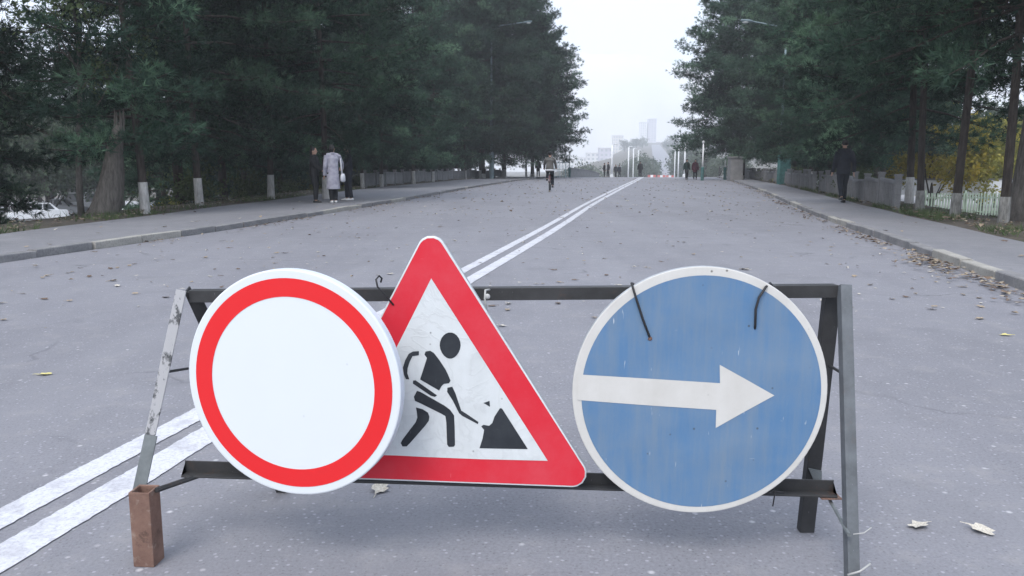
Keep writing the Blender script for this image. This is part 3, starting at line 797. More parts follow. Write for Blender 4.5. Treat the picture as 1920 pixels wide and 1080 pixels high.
# near trees whose crowns fill the upper corners
place(PR[1], -12.9, 20.0, on_ground(-12.9, 20.0), 2.0, 1.08, 'dark pine at the frame edge standing in front of the white car', 'tree', gb + ' on the cyclist side')
place(PR[0], -11.6, 12.6, on_ground(-11.6, 12.6), 1.0, .95, 'dark pine at the frame edge before the leaning trunk', 'tree', gb + ' on the cyclist side')
for (x, yy, k, sc, lab) in [(-28, 38, 2, .8, 'dark bushy pine at the frame edge beside the white car'),
                           ]:
    place(PBk[k], x, yy, on_ground(x, yy), random.uniform(0, 6.28), sc, lab, 'tree', gb + ' on the cyclist side')
for (x, yy, k, sc, lab) in [(10.2, 12.4, 0, 1.0, 'big pine at the frame edge with overhanging limbs'), (12.6, 17.5, 1, 1.05, 'tall pine with a high crown above the yellow trees')]:
    place(PR[k], x, yy, on_ground(x, yy), random.uniform(0, 6.28), sc, lab, 'tree', gb + ' on the fence side')
# far line of dark trees beyond the lots
for (u, Y, k, sc) in [(-70, 70, 0, .9), (10, 73, 1, .85), (75, 70, 2, .95), (128, 75, 0, .88), (185, 72, 1, .84)]:
    p = PY(u, 380, Y); place(PBk[k], p[0], Y, on_ground(p[0], Y), random.uniform(0, 6.28), sc, 'dark pine on the far side of the parked white car', 'tree', 'dark pines on the far side of the parked white car')
DK = [broad(41, 11, .6, 4.6, M['leaf_dark'], .2, 240, 22, .34), broad(42, 9.5, .5, 4.2, M['leaf_dark'], .2, 230, 22, .34)]
for (u, Y, sc) in [(-20, 62, .8), (40, 66, .9), (100, 69, .85), (165, 71, .9), (230, 68, .9), (300, 72, 1.0)]:
    p = PY(u, 380, Y); place(DK[int(Y) % 2], p[0], Y, on_ground(p[0], Y), random.uniform(0, 6.28), sc, 'dark leafy tree right behind the parked cars', 'tree', 'dark leafy trees beyond the parked cars')
for k in range(26):
    x = -24 - 3.9 * k + random.uniform(-1, 1); yy = 74 + 9 * math.sin(k * 1.7) + random.uniform(-4, 4)
    if x < -0.72 * yy - 8: continue
    place(DK[k % 2], x, yy, on_ground(x, yy), random.uniform(0, 6.28), random.uniform(.9, 1.3), 'dark leafy tree in the line beyond the parked cars', 'tree', 'dark leafy trees beyond the parked cars')
for k in range(22):
    x = 33 + 3.9 * k + random.uniform(-1, 1); yy = 92 + 8 * math.sin(k * 2.1) + random.uniform(-4, 4)
    if x > 0.7 * yy + 6: continue
    place(DK[k % 2], x, yy, on_ground(x, yy), random.uniform(0, 6.28), random.uniform(.9, 1.25), 'dark leafy tree in the line beyond the pale green fence', 'tree', 'dark leafy trees beyond the pale green fence')
# autumn trees
AU = [broad(51, 5.6, .8, 2.6, M['leaf_yellow'], .12, 240, 22, .20, name='autumn_tree'), broad(52, 5.2, .7, 2.5, M['leaf_olive'], .12, 240, 22, .20, name='autumn_tree')]
for (u, Y, k, sc, lab) in [(1745, 44, 0, 1.05, 'yellow and orange autumn tree beyond the end of the concrete fence'), (1790, 49, 1, 1.0, 'olive autumn tree just behind the limewashed trunk'), (1836, 45, 1, 1.05, 'olive autumn tree between the two limewashed trunks'),
                           (1905, 46, 1, 1.0, 'olive autumn tree at the frame edge behind the thick trunk'), (1700, 52, 0, .9, 'yellow autumn tree half hidden by the leaning pine'), (1960, 50, 1, 1.1, 'olive autumn tree outside the thick trunk'), (1868, 54, 0, 1.0, 'yellowish autumn tree farther back beyond the green fence')]:
    p = PY(u, 380, Y); place(AU[k], p[0], Y, on_ground(p[0], Y), random.uniform(0, 6.28), sc, lab, 'tree', 'autumn trees beyond the pale green fence')
# leaning thick trunk with a broken, jagged top and a leafy tree behind it
p = gp(195, 404, SW - .03)
lt = thing('leaning_tree', 'thick grey tree trunk leaning towards the road with jagged broken top', 'tree', (p[0], p[1], SW - .08))
s = np.linspace(0, 1, 9)
ax = np.c_[-0.06 + 0.52 * s + 0.05 * np.sin(s * 5), 0.1 * s, 2.05 * s - 0.1]
mb = MB().tube(ax, np.interp(s, [0, .12, .5, .85, 1], [.38, .31, .23, .14, .10]), 14)
mb.obj('trunk', M['bark_grey'], lt, smooth=True)
sp = MB()
for k in range(7):
    a = 6.28 * k / 7; c = ax[-1] + np.array([.07 * math.cos(a), .07 * math.sin(a), -.14])
    sp.tube([c, c + np.array([.03 * math.cos(a) + .02, .02, random.uniform(.15, .55)])], [.045, .006], 5)
sp.obj('splinters', M['bark_grey'], lt)
BR = broad(61, 7.4, 2.4, 1.9, M['leaf_green'], .08, 90, 20, .11, bark='bark_grey')
p = PY(160, 380, 17.5)
place(BR, p[0], 17.5, on_ground(p[0], 17.5), 0.5, .82, 'green leafy tree rising behind the leaning trunk', 'tree')
# thick trunk at the frame edge
p = gp(1912, 414, SW - .05)
tt = thing('thick_tree', 'thick dark trunk at the frame edge past the limewashed trunks', 'tree', (p[0] + .05, p[1], SW - .1))
MB().tube([(-.02, 0, -.2), (0, 0, .3), (.03, 0, 1.2), (.10, 0, 2.6), (.16, 0, 5.0), (.1, .1, 8)], [.36, .27, .22, .19, .17, .1], 12).obj('trunk', M['bark_grey'], tt, smooth=True)
lm = MB()
for k in range(7):
    a = random.uniform(0, 6.28); zb = random.uniform(3.2, 7.4)
    lm.tube([(.15, 0, zb), (.15 + 1.0 * math.cos(a), 1.0 * math.sin(a), zb + .5), (.15 + 2.1 * math.cos(a), 2.1 * math.sin(a), zb + .7)], [.07, .045, .015], 5)
lm.obj('limbs', M['bark_grey'], tt)
r_ = np.random.default_rng(77); cc = r_.normal(0, 1, (420, 3)) * np.array([1.3, 1.3, 1.3]) + np.array([.15, 0, 6.9])
link('crown', raw_mesh('crown', leaf_quads(np.repeat(cc, 26, 0) + r_.normal(0, .16, (420 * 26, 3)), .075, r_), 4, M['leaf_dark']), tt)

# low shrubs and weeds along both outer edges
def shrub(seed, h, w, m, n=60, per=16, leaf=.07):
    r = np.random.default_rng(seed); root = bpy.data.objects.new('shrub', None); COL.objects.link(root)
    C = np.c_[r.normal(0, w * .4, n), r.normal(0, w * .4, n), np.abs(r.normal(.5, .28, n)) * h]
    st = MB()
    for c in C[::4]: st.tube([(0, 0, -.05), c * .5 + np.array([0, 0, .05]), c], [.012, .008, .003], 3, cap=False)
    st.obj('stems', M['bark'], root)
    link('foliage', raw_mesh('foliage', leaf_quads(np.repeat(C, per, 0) + r.normal(0, .07, (n * per, 3)), leaf, r, 0), 4, m), root)
    return root
SH = [shrub(71, .55, .5, M['leaf_green']), shrub(72, .9, .8, M['leaf_green'], 90, 16, .09), shrub(73, .4, .7, M['leaf_olive'])]
for k in range(34):
    side = k % 2; yy = random.uniform(26 if side == 0 else 24, 60)
    x = float(sle(yy)) - random.uniform(1.6, 4.5) if side == 0 else float(sre(yy)) + random.uniform(.7, 3.5)
    place(SH[k % 3], x, yy, on_ground(x, yy) - .02, random.uniform(0, 6.28), random.uniform(.8, 1.6), 'low leafy shrub at the foot of the ' + ('limewashed pine row' if side == 0 else 'pines by the concrete fence'), 'shrub', 'low shrubs under the pines ' + ('by the parked cars' if side == 0 else 'by the fence'))

# ------------------------------------------------------------ fences
fr = thing('concrete_fence', 'low rough concrete panel fence along the far pavement under the pines', 'fence', (float(sre(24)) + .35, 24, SW))
y = 19.5; k = 0
panel = None
while y < 78:
    L = 1.9; x0 = float(sre(y)) + .38; x1 = float(sre(y + L)) + .38; a = math.atan2(x1 - x0, L); zg = float(zroad(y)) + .05
    if panel is None:
        mb = MB().box((0, 0, .36), (.07, L - .16, .58))
        for q in range(9): mb.box((-.045, -L / 2 + .2 + q * (L - .4) / 8, .36), (.03, .055, .54))
        mb.box((0, 0, .69), (.11, L - .14, .07))
        panel = mb.mesh('panel', M['wall'])
        post = MB().box((0, 0, .38), (.14, .13, .9)).box((0, 0, .85), (.18, .17, .05)).mesh('post', M['wall'])
    if k not in (7, 15):
        o = link('panel', panel, fr); o.location = ((x0 + x1) / 2 - fr.location.x, y + L / 2 * math.cos(a) - fr.location.y, zg - SW + random.uniform(-.05, .04)); o.rotation_euler = (random.uniform(-.05, .05), random.uniform(-.03, .05), -a)
    o = link('post', post, fr); o.location = (x0 - fr.location.x, y - fr.location.y, zg - SW + random.uniform(-.04, .06)); o.rotation_euler = (random.uniform(-.04, .04), random.uniform(-.05, .05), -a)
    y += L * math.cos(a); k += 1
fl = thing('concrete_fence', 'low grey concrete fence behind the far limewashed pines before the cyclist', 'fence', (float(sle(50)) - .6, 50, SW))
y = 40.0
while y < 80:
    L = 1.9; x0 = float(sle(y)) - .6; x1 = float(sle(y + L)) - .6; a = math.atan2(x1 - x0, L); zg = float(zroad(y)) + .05
    o = link('panel', panel, fl); o.location = ((x0 + x1) / 2 - fl.location.x, y + L / 2 * math.cos(a) - 50, zg - SW + random.uniform(-.05, .04)); o.rotation_euler = (random.uniform(-.04, .04), random.uniform(-.03, .03), -a)
    o = link('post', post, fl); o.location = (x0 - fl.location.x, y - 50, zg - SW); o.rotation_euler = (0, random.uniform(-.04, .04), -a)
    y += L * math.cos(a)
# pale green fence on the lower yard
q0 = PY(1735, 385, 36); q1 = PY(1960, 385, 36)
gf = thing('green_fence', 'pale green picket fence low among the trees beyond the limewashed trunks', 'fence', (q0[0], 36, on_ground(q0[0], 36)))
W_ = q1[0] - q0[0]
picket = MB().box((0, 0, .5), (.07, .03, .98)).mesh('picket', M['green_fence'])
for k in range(int(W_ / .13)):
    o = link('picket', picket, gf); o.location = (k * .13, random.uniform(-.01, .01), .06)
for zr_ in (.22, .85):
    MB().box((W_ / 2, .05, zr_), (W_, .05, .08)).obj('rail', M['green_fence'], gf)
pst = MB().box((0, .08, .55), (.09, .09, 1.25)).mesh('post', M['green_fence'])
for k in range(4):
    o = link('post', pst, gf); o.location = (W_ * k / 3, 0, 0)
# pale block and stored things behind it
pb = thing('garden_wall', 'white low wall behind the pale green fence', 'wall', (q0[0] - 2, 44, on_ground(q0[0], 44)))
MB().box((7, 0, .4), (15, .25, .8)).obj('wall', M['white_paint'], pb)
MB().box((7, 0, .84), (15.2, .36, .08)).obj('coping', M['wall'], pb)

# ------------------------------------------------------------ lamps
def lamp(name, label, loc, h, base_m, pole_m, arm=(0, 0), rb=.09, rt=.05, cabinet=0.0, group=None, base_h=1.2, n=10):
    t = thing(name, label, 'street lamp', loc, 0, group)
    MB().tube([(0, 0, -.2), (0, 0, base_h - .06), (0, 0, base_h)], [rb * 1.7, rb * 1.7, rb * 1.2], n).obj('base', base_m, t, smooth=False)
    MB().tube([(0, 0, base_h - .02), (0, 0, h * .6), (0, 0, h)], [rb, (rb + rt) / 2, rt], n).obj('pole', pole_m, t, smooth=True)
    if cabinet: MB().box((cabinet * .5 + .06, -.02, base_h * .5), (cabinet, .4, base_h)).box((cabinet * .5 + .06, -.02, base_h + .02), (cabinet + .05, .46, .04)).obj('cabinet', base_m, t, bevel=.01)
    if arm[0] or arm[1]:
        a = np.array([arm[0], arm[1], 0.0]); L = np.linalg.norm(a); up_ = min(1.0, L * .9)
        MB().tube([(0, 0, h - .1), a * .3 + np.array([0, 0, h + .35 * up_]), a + np.array([0, 0, h + .55 * up_])], [rt, rt * .8, rt * .7], 8).obj('arm', pole_m, t, smooth=True)
        d = a / L; h = h - .55 * (1 - up_)
        hd = MB().tube([a + np.array([0, 0, h + .54]), a + d * (.25 * max(.5, up_)) + np.array([0, 0, h + .57]), a + d * (.7 * max(.5, up_)) + np.array([0, 0, h + .60])], [(.05, .05), (.14, .09), (.10, .06)], 10)
        hobj = hd.obj('lamp_head', pole_m, t, smooth=True)
        MB().ball(a + d * .45 + np.array([0, 0, h + .50]), (.18, .10, .07)).obj('diffuser', M['glass_lamp'], hobj, smooth=True)
    else:
        MB().ball((0, 0, h + .06), (rt * 2.2, rt * 2.2, .12), 10, 8).obj('lamp_head', M['glass_lamp'], t, smooth=True)
    return t
p = PY(922, 331, 68); lamp('street_lamp', 'tall grey lamp post rising through the pines with its arm over the road', (p[0], 68, SW), 12.0, M['pole'], M['pole'], (2.6, -.4), .12, .06, base_h=2.2)
p = gp(1464, 345, SW); lamp('street_lamp', 'lamp post with teal painted cabinet at its foot by the concrete fence', (p[0] - .1, p[1], SW - .02), 8.5, M['teal'], M['pole'], (-2.0, -.3), .09, .05, cabinet=.5, base_h=1.75)
gl = 'slim pale lamps along the bridge'
for (u, v0, v1, Y, lab) in [(1319, 268, 340, 64, 'white lamp post with teal foot right beside the two walkers'), (1361, 285, 338, 68, 'pale lamp post with teal foot past the two walkers'), (1068, 292, 331, 84, 'pale lamp post at the teal railing'), (1148, 272, 332, 112, 'slim white lamp post, first on the bridge'),
                            (1179, 276, 332, 150, 'slim white lamp post, second on the bridge'), (1188, 279, 332, 185, 'slim white lamp post, third on the bridge'), (1197, 282, 332, 220, 'slim white lamp post, fourth on the bridge'),
                            (1285, 270, 334, 110, 'slim pale lamp post behind the walker in green'), (1273, 276, 333, 150, 'slim pale lamp post farther behind the walkers'), (1266, 282, 332, 190, 'slim pale lamp post farthest behind the walkers')]:
    b = PY(u, v0, Y); zb = float(zroad(Y)) - .05
    near = Y < 90
    lamp('bridge_lamp', lab, (b[0], Y, zb), max(2.5, b[2] - zb), M['teal'] if near else M['white_paint'], M['white_paint'] if near else M['pale_teal'] if Y < 100 else M['white_paint'], ((0 if near else .22) * (1 if u < 1220 else -1), 0), .075 if near else .13, .05 if near else .1, group=gl, base_h=1.1 if near else .6)

# ------------------------------------------------------------ bridge edge and what stands beyond
def rail(name, label, pts, h, m_rail, m_post):
    t = thing(name, label, 'railing', pts[0])
    o0 = np.array(pts[0])
    for a, b in zip(pts[:-1], pts[1:]):
        a = np.array(a) - o0; b = np.array(b) - o0; L = np.linalg.norm(b - a); d = (b - a) / L
        for zz_ in (.12, h * .55, h):
            MB().tube([a + np.array([0, 0, zz_]), b + np.array([0, 0, zz_])], .03, 6).obj('rail', m_rail, t)
        for k in range(int(L / .5)):
            q = a + d * k * .5
            MB().tube([q + np.array([0, 0, -.1]), q + np.array([0, 0, h])], .022 if k % 4 else .045, 6).obj('baluster' if k % 4 else 'post', m_post, t)
    return t
def rp(Y, off, side=-1):
    x = float(kl(Y)) - off if side < 0 else float(kr(Y)) + off
    return (x, Y, float(zroad(Y)))
a0 = PY(1036, 331, 80); a1 = PY(1068, 331, 85)
rail('bridge_railing', 'teal metal railing between the last pine and the grey parapet', [(a0[0], 80, 0.0), (a1[0], 85, 0.0)], 1.5, M['teal'], M['pale_teal'])
b0 = PY(1068, 331, 86); b1 = PY(1122, 331, 122)
pw = thing('bridge_parapet', 'low grey parapet wall of the bridge beyond the teal railing', 'wall', (b0[0], 86, 0))
n_ = 10
for k in range(n_):
    A = np.array([b0[0] + (b1[0] - b0[0]) * k / n_, 86 + 36 * k / n_]); B = np.array([b0[0] + (b1[0] - b0[0]) * (k + 1) / n_, 86 + 36 * (k + 1) / n_])
    c = (A + B) / 2; ang = math.atan2(B[0] - A[0], B[1] - A[1]); zg = float(zroad(c[1]))
    o = MB().box((0, 0, .4), (.3, np.linalg.norm(B - A) - .05, 1.6)).box((0, 0, 1.23), (.42, np.linalg.norm(B - A) - .03, .1)).obj('panel', M['wall'], pw)
    o.location = (c[0] - b0[0], c[1] - 86, zg - .3); o.rotation_euler = (0, 0, -ang)
gpil = PY(1378, 332, 62)
gp_ = thing('gate_pillar', 'squat grey green pillar at the far end of the concrete fence', 'pillar', (gpil[0], 62, 0))
MB().box((0, 0, .85), (.95, .9, 1.75)).obj('shaft', M['wall'], gp_, bevel=.02)
MB().box((0, 0, 1.78), (1.1, 1.05, .12)).obj('cap', M['wall'], gp_, bevel=.02)
for (u, Y, lab) in [(1222, 123, 'red and white plastic road barrier far off on the crest, nearer the double line'), (1240, 124, 'red and white plastic road barrier far off on the crest, second from the double line'), (1256, 125, 'red and white plastic road barrier far off on the crest, nearest the walkers')]:
    p = PY(u, 331, Y); t = thing('road_barrier', lab, 'barrier', (p[0], Y, float(zroad(Y))), 0, 'plastic barriers across the far road')
    prof = [(-.22, 0), (.22, 0), (.2, .12), (.08, .3), (.06, .75), (-.06, .75), (-.08, .3), (-.2, .12)]
    for k, mm in enumerate(('barrier_red', 'white_paint', 'barrier_red')):
        MB().prism([(-.6 + .4 * k + .002, b_, z_) for b_, z_ in prof], (.396, 0, 0)).obj('segment', M[mm], t)
# far blocks of flats, faded by the haze and by paled colours
def block(u0, u1, vtop, Y, m, lab, floors=9):
    Y = min(1150, Y * 2.3)
    x0 = (u0 - 960) / F * Y; x1 = (u1 - 960) / F * Y; top = CAM_H + (312 - vtop) / F * Y; zb = on_ground((x0 + x1) / 2, Y) - 2
    w = x1 - x0; h = top - zb; dpt = max(10, w * .8)
    t = thing('apartment_block', lab, 'building', ((x0 + x1) / 2, Y + dpt / 2, zb), 0, 'far buildings in the haze')
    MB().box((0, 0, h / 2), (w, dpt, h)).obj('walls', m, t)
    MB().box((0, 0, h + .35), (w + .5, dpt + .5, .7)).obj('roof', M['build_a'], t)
    nf = max(3, int(h / 3.1)); nw = max(3, int(w / 3.2)); wm = MB()
    for f_ in range(nf):
        for c in range(nw):
            wm.box((-w / 2 + (c + .5) * w / nw, -dpt / 2, (f_ + .55) * h / nf), (w / nw * .5, .16, h / nf * .5))
    tag(wm.obj('windows', M['pane'], t), kind='stuff')
for a in [(1078, 1098, 296, 330, M['build_a'], 'low pale block just past the parapet in the haze'), (1098, 1122, 288, 300, M['build_a'], 'pale five storey block between railing and lilac block'), (1122, 1147, 279, 260, M['build_b'], 'lilac block rising beside the first bridge lamp'),
          (1146, 1166, 256, 420, M['build_c'], 'sand coloured tower with flat top in the haze'), (1166, 1180, 268, 480, M['build_a'], 'narrow pale tower next to the sand coloured tower'), (1180, 1196, 262, 560, M['build_c'], 'slim tower above the bridge lamps'),
          (1196, 1208, 232, 700, M['build_a'], 'tall faint tower, nearer of the two highest'), (1211, 1226, 226, 780, M['build_b'], 'tall faint tower, highest against the sky'), (1040, 1076, 300, 240, M['build_a'], 'long low pale block behind the teal railing'),
          (1330, 1390, 301, 170, M['build_b'], 'low bluish block behind the pale lamp post past the walkers')]:
    block(*a)
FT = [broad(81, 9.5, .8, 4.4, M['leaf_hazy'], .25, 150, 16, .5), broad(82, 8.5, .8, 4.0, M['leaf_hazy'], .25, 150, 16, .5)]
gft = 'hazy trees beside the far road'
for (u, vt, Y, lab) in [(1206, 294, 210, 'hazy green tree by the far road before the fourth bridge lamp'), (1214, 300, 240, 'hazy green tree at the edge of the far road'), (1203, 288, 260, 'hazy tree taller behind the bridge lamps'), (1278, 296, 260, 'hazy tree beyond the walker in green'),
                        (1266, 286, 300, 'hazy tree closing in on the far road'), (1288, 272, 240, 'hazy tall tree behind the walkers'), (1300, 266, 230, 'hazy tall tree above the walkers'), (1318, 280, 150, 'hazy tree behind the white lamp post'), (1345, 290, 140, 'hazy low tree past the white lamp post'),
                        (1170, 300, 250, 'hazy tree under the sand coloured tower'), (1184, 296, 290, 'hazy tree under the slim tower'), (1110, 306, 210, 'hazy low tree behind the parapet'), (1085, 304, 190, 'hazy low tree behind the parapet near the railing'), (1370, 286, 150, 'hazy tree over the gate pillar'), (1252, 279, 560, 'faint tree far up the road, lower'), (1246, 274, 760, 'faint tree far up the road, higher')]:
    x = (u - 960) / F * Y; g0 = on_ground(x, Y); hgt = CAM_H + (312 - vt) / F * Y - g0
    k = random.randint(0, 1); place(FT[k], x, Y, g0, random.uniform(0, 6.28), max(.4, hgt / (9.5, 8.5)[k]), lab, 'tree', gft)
for k in range(16):                      # faint trees along the brow of the far hill
    Y = 760 + 25 * (k % 6); u = 1168 + 11 * k
    if 1205 < u < 1242: continue
    x = (u - 960) / F * Y
    place(FT[k % 2], x, Y, on_ground(x, Y) - .5, random.uniform(0, 6.28), random.uniform(.7, 1.5), 'faint tree on the brow of the far hazy hill', 'tree', 'faint trees on the brow of the far hill')
# ------------------------------------------------------------ people
def limb3(a, b, bend, k=5):
    """points from a to b over a joint pushed out by bend"""
    a, b = np.array(a, float), np.array(b, float); m = (a + b) / 2 + np.array(bend, float)
    return np.array([a, (a * .5 + m * .5), m, (m * .5 + b * .5), b])
def remesh(o, vx, smooth=True):
    r = o.modifiers.new('skin_over', 'REMESH'); r.mode = 'VOXEL'; r.voxel_size = vx; r.use_smooth_shade = smooth
    s_ = o.modifiers.new('soften', 'SMOOTH'); s_.factor = .5; s_.iterations = 2
    return o
def person(label, loc, rz, h=1.7, top='black_cloth', legs='black_cloth', shoes='shoe_black', coat=0.0, hair='short', lh=None, rh=None, lf=(.10, 0, .08), rf=(-.10, 0, .08), pelvis=(0, 0, .93), lean=(0, 0), head_turn=0.0, vx=.011, group=None, bare=False, knee=(0, -.03, 0), belly=1.0, hat=None, hem=None):
    t = thing('person', label, 'person', loc, rz, group)
    pel = np.array(pelvis); ch = pel + np.array([lean[0] * .5, lean[1] * .5, .33]); nk = pel + np.array([lean[0], lean[1], .53]); hd = nk + np.array([lean[0] * .1, lean[1] * .12 - .015, .13])
    shl = nk + np.array([.175, 0, -.06]); shr = nk + np.array([-.175, 0, -.06])
    lh = np.array(lh if lh is not None else (.27, -.04, .80)); rh = np.array(rh if rh is not None else (-.27, -.04, .80))
    hl = pel + np.array([.09, 0, -.02]); hr = pel + np.array([-.09, 0, -.02]); lf = np.array(lf); rf = np.array(rf)
    armL = limb3(shl, lh, (.03, .07, -.03)); armR = limb3(shr, rh, (-.03, .07, -.03))
    legL = limb3(hl, lf, knee); legR = limb3(hr, rf, knee)
    fine = vx < .02
    b = MB()
    b.tube([pel + (0, 0, -.08), pel, pel + (ch - pel) * .4, ch, nk + (0, 0, -.05), nk + (0, 0, .0)], [(.13, .09), (.155, .105), (.135, .095), (.155, .105), (.12, .075), (.05, .05)], 12)
    b.tube([nk + (0, 0, -.06), nk + (0, 0, .02), hd + (0, .01, -.05)], [.058, .052, .055], 10)
    ct, sn = math.cos(head_turn), math.sin(head_turn)
    def hp(x, y, z): return hd + np.array([x * ct - y * sn, x * sn + y * ct, z])
    b.ball(hp(0, 0.005, .03), (.074, .092, .098), 14, 10); b.ball(hp(0, -.03, -.05), (.052, .058, .058), 12, 8)
    b.ball(hp(0, -.098, -.008), (.014, .022, .026), 8, 6); b.ball(hp(0, -.075, -.055), (.026, .018, .010), 8, 6); b.ball(hp(0, -.078, .03), (.05, .016, .012), 8, 6)
    for s_ in (-1, 1): b.ball(hp(.076 * s_, .008, .0), (.012, .022, .034), 8, 6)
    for pts, hnd, sd in ((armL, lh, 1), (armR, rh, -1)):
        b.tube(pts, [.052, .046, .040, .035, .027], 10)
        d = pts[-1] - pts[-2]; d /= np.linalg.norm(d); ref = np.array([0, -1.0, 0]) if abs(d[1]) < .8 else np.array([1.0, 0, 0])
        w = np.cross(d, ref); w /= np.linalg.norm(w); up = np.cross(w, d)
        pc = hnd + d * .05
        b.tube([hnd - d * .01, hnd + d * .045, hnd + d * .09], [(.026, .018), (.040, .018), (.036, .014)], 10, flat=up)
        if fine:
            for q in range(4):
                o_ = (q - 1.5) * .021; base = hnd + d * .07 + up * o_; Lf = (.066, .078, .073, .056)[q]
                b.tube([base, base + d * Lf * .5 + w * sd * -.006, base + d * Lf * .85 + w * sd * -.025], [.0095, .009, .007], 6)
            b.tube([hnd + d * .02 + up * .03, hnd + d * .055 + up * .055 - w * sd * .01, hnd + d * .085 + up * .052 - w * sd * .02], [.012, .011, .008], 6)
    for pts in (legL, legR): b.tube(pts, [.088, .078, .058, .056, .036], 10)
    for f_ in (lf, rf): b.tube([f_ + (0, .05, -.035), f_ + (0, -.02, -.03), f_ + (0, -.16, -.05)], [(.035, .04), (.04, .04), (.038, .02)], 10)
    remesh(b.obj('body', M['skin'], t, smooth=True), vx)
    e = MB()
    for s_ in (-1, 1): e.ball(hp(.032 * s_, -.083, .012), (.011, .006, .007), 8, 6)
    e.obj('eyes', M['eye'], t, smooth=True)
    # trousers
    g = MB()
    g.tube([pel + (0, 0, .12), pel + (0, 0, 0), pel + (0, 0, -.10)], [(.16, .11), (.172, .122), (.15, .115)], 14)
    for pts, f_ in ((legL, lf), (legR, rf)):
        q = pts.copy(); q[-1] = q[-1] + np.array([0, 0, .015])
        g.tube(q, [.102, .092, .073, .070, .062], 12)
    remesh(g.obj('trousers', M[legs], t, smooth=True), max(vx * 1.2, .013))
    # upper garment, open down to its hem
    c = MB(); hemz = hem if hem is not None else pel[2] - .10
    rings = [nk + (0, 0, .015), nk + (0, 0, -.045), ch + (0, 0, .06), ch - (0, 0, .04), pel + (ch - pel) * .25]
    rad = [(.062, .066), (.135, .092), (.178, .128), (.172, .125), (.168 * belly, .128 * belly)]
    if coat:
        rings += [np.array([pel[0], pel[1], pel[2] - .08]), np.array([pel[0], pel[1] + .01, (pel[2] + coat) / 2]), np.array([pel[0], pel[1] + .01, coat])]
        rad += [(.185, .145), (.195, .16), (.205, .175)]
    else:
        rings += [np.array([pel[0], pel[1], hemz])]; rad += [(.18 * belly, .138 * belly)]
    c.tube(rings[::-1], rad[::-1], 16, flat=(1, 0, 0))
    for pts in (armL, armR): c.tube(pts, [.075, .068, .060, .055, .048], 12)
    c.tube([shl, nk + (0, 0, -.05), shr], [.072, .082, .072], 12)
    remesh(c.obj('coat' if coat else 'jacket', M[top], t, smooth=True), max(vx * 1.2, .013))
    col = MB().tube([nk + (0, .01, -.03), nk + (0, .012, .035)], [(.085, .082), (.07, .072)], 14)
    col.obj('collar', M[top], t, smooth=True)
    for f_ in (lf, rf):
        MB().tube([f_ + (0, .075, -.05), f_ + (0, .03, -.035), f_ + (0, -.07, -.042), f_ + (0, -.15, -.055), f_ + (0, -.19, -.062)], [(.03, .025), (.043, .045), (.045, .038), (.044, .026), (.02, .014)], 12, flat=(1, 0, 0)).obj('shoe', M[shoes], t, smooth=True)
    # hair or cap
    hh = MB(); hh.ball(hp(0, .022, .05), (.088, .092, .090), 14, 10)
    if hair == 'long':
        hh.tube([hp(0, .05, .06), hp(0, .085, -.03), hp(0, .085, -.14), hp(0, .075, -.24)], [(.075, .06), (.09, .05), (.088, .042), (.05, .02)], 12, flat=(ct, sn, 0))
    elif hair == 'bun':
        hh.ball(hp(0, .11, .07), .042, 10, 8)
    elif hair == 'medium':
        hh.tube([hp(0, .045, .06), hp(0, .065, -.02), hp(0, .06, -.09)], [(.08, .06), (.092, .055), (.07, .03)], 12, flat=(ct, sn, 0))
    hh.obj('hair', M['hair'], t, smooth=True)
    if hat:
        kp = MB().ball(hp(0, .01, .075), (.095, .108, .075), 14, 8)
        kp.tube([hp(0, -.06, .065), hp(0, -.15, .055)], [(.07, .012), (.05, .006)], 10, flat=(ct, sn, 0))
        kp.obj('cap', M[hat], t, smooth=True)
    t.scale = (h / 1.7,) * 3
    return t

gt = 'three people talking on the pavement'
def foot(u, v, z=SW - .012): 
    p = gp(u, v, z); return (p[0], p[1], z)
# facing +X is rz = +90 deg (front is -Y)
p1 = person('person in dark clothes facing the grey coat and holding something in the hands', foot(591, 380), R(82), 1.54, 'black_cloth', 'black_cloth', 'shoe_black', hair='long', lh=(.12, -.32, 1.02), rh=(-.10, -.30, 1.00), lf=(.11, .02, .08), rf=(-.10, -.06, .08), group=gt)
p2 = person('person in long pale grey coat and white shoes reaching an arm to the left', foot(626, 381), R(-155), 1.60, 'grey_coat', 'black_cloth', 'shoe_white', coat=.42, hair='medium', rh=(-.36, -.34, 1.02), lh=(.25, -.02, .82), lf=(.06, .02, .08), rf=(-.06, -.02, .08), head_turn=R(-40), group=gt)
p3 = person('person in dark jacket standing behind the one in the grey coat', foot(655, 376), R(-70), 1.60, 'navy', 'navy', 'shoe_white', hair='medium', lh=(.20, -.22, 1.05), rh=(-.27, -.02, .82), lf=(.13, .05, .08), rf=(-.12, -.05, .08), group=gt)
wb = thing('shoulder_bag', 'white bag hanging beside the hip of the person in the grey coat', 'bag', (p2.location.x + .28, p2.location.y - .02, SW + .71))
bg_ = MB().tube([(0, 0, -.13), (0, 0, -.10), (0, 0, .03), (0, 0, .10)], [(.07, .03), (.11, .055), (.10, .05), (.08, .025)], 14, flat=(.3, .95, 0)); bg_.obj('pouch', M['white_cloth'], wb, smooth=True)
MB().tube([(-.02, -.07, .08), (-.03, -.05, .30), (-.05, .0, .52)], .012, 6).obj('strap', M['white_cloth'], wb, smooth=True)
MB().tube([(-.02, .07, .08), (-.04, .05, .30), (-.05, .0, .52)], .012, 6).obj('strap', M['white_cloth'], wb, smooth=True)
person('person all in black walking away beside the concrete fence', foot(1578, 380), R(175), 1.74, 'navy', 'navy', 'shoe_black', hair='short', lf=(.07, .20, .16), rf=(-.07, -.05, .08), lh=(.25, -.12, .85), rh=(-.25, .10, .84), hem=.78, belly=1.08, knee=(0, -.07, 0))
gw = 'two people walking on the far road edge'
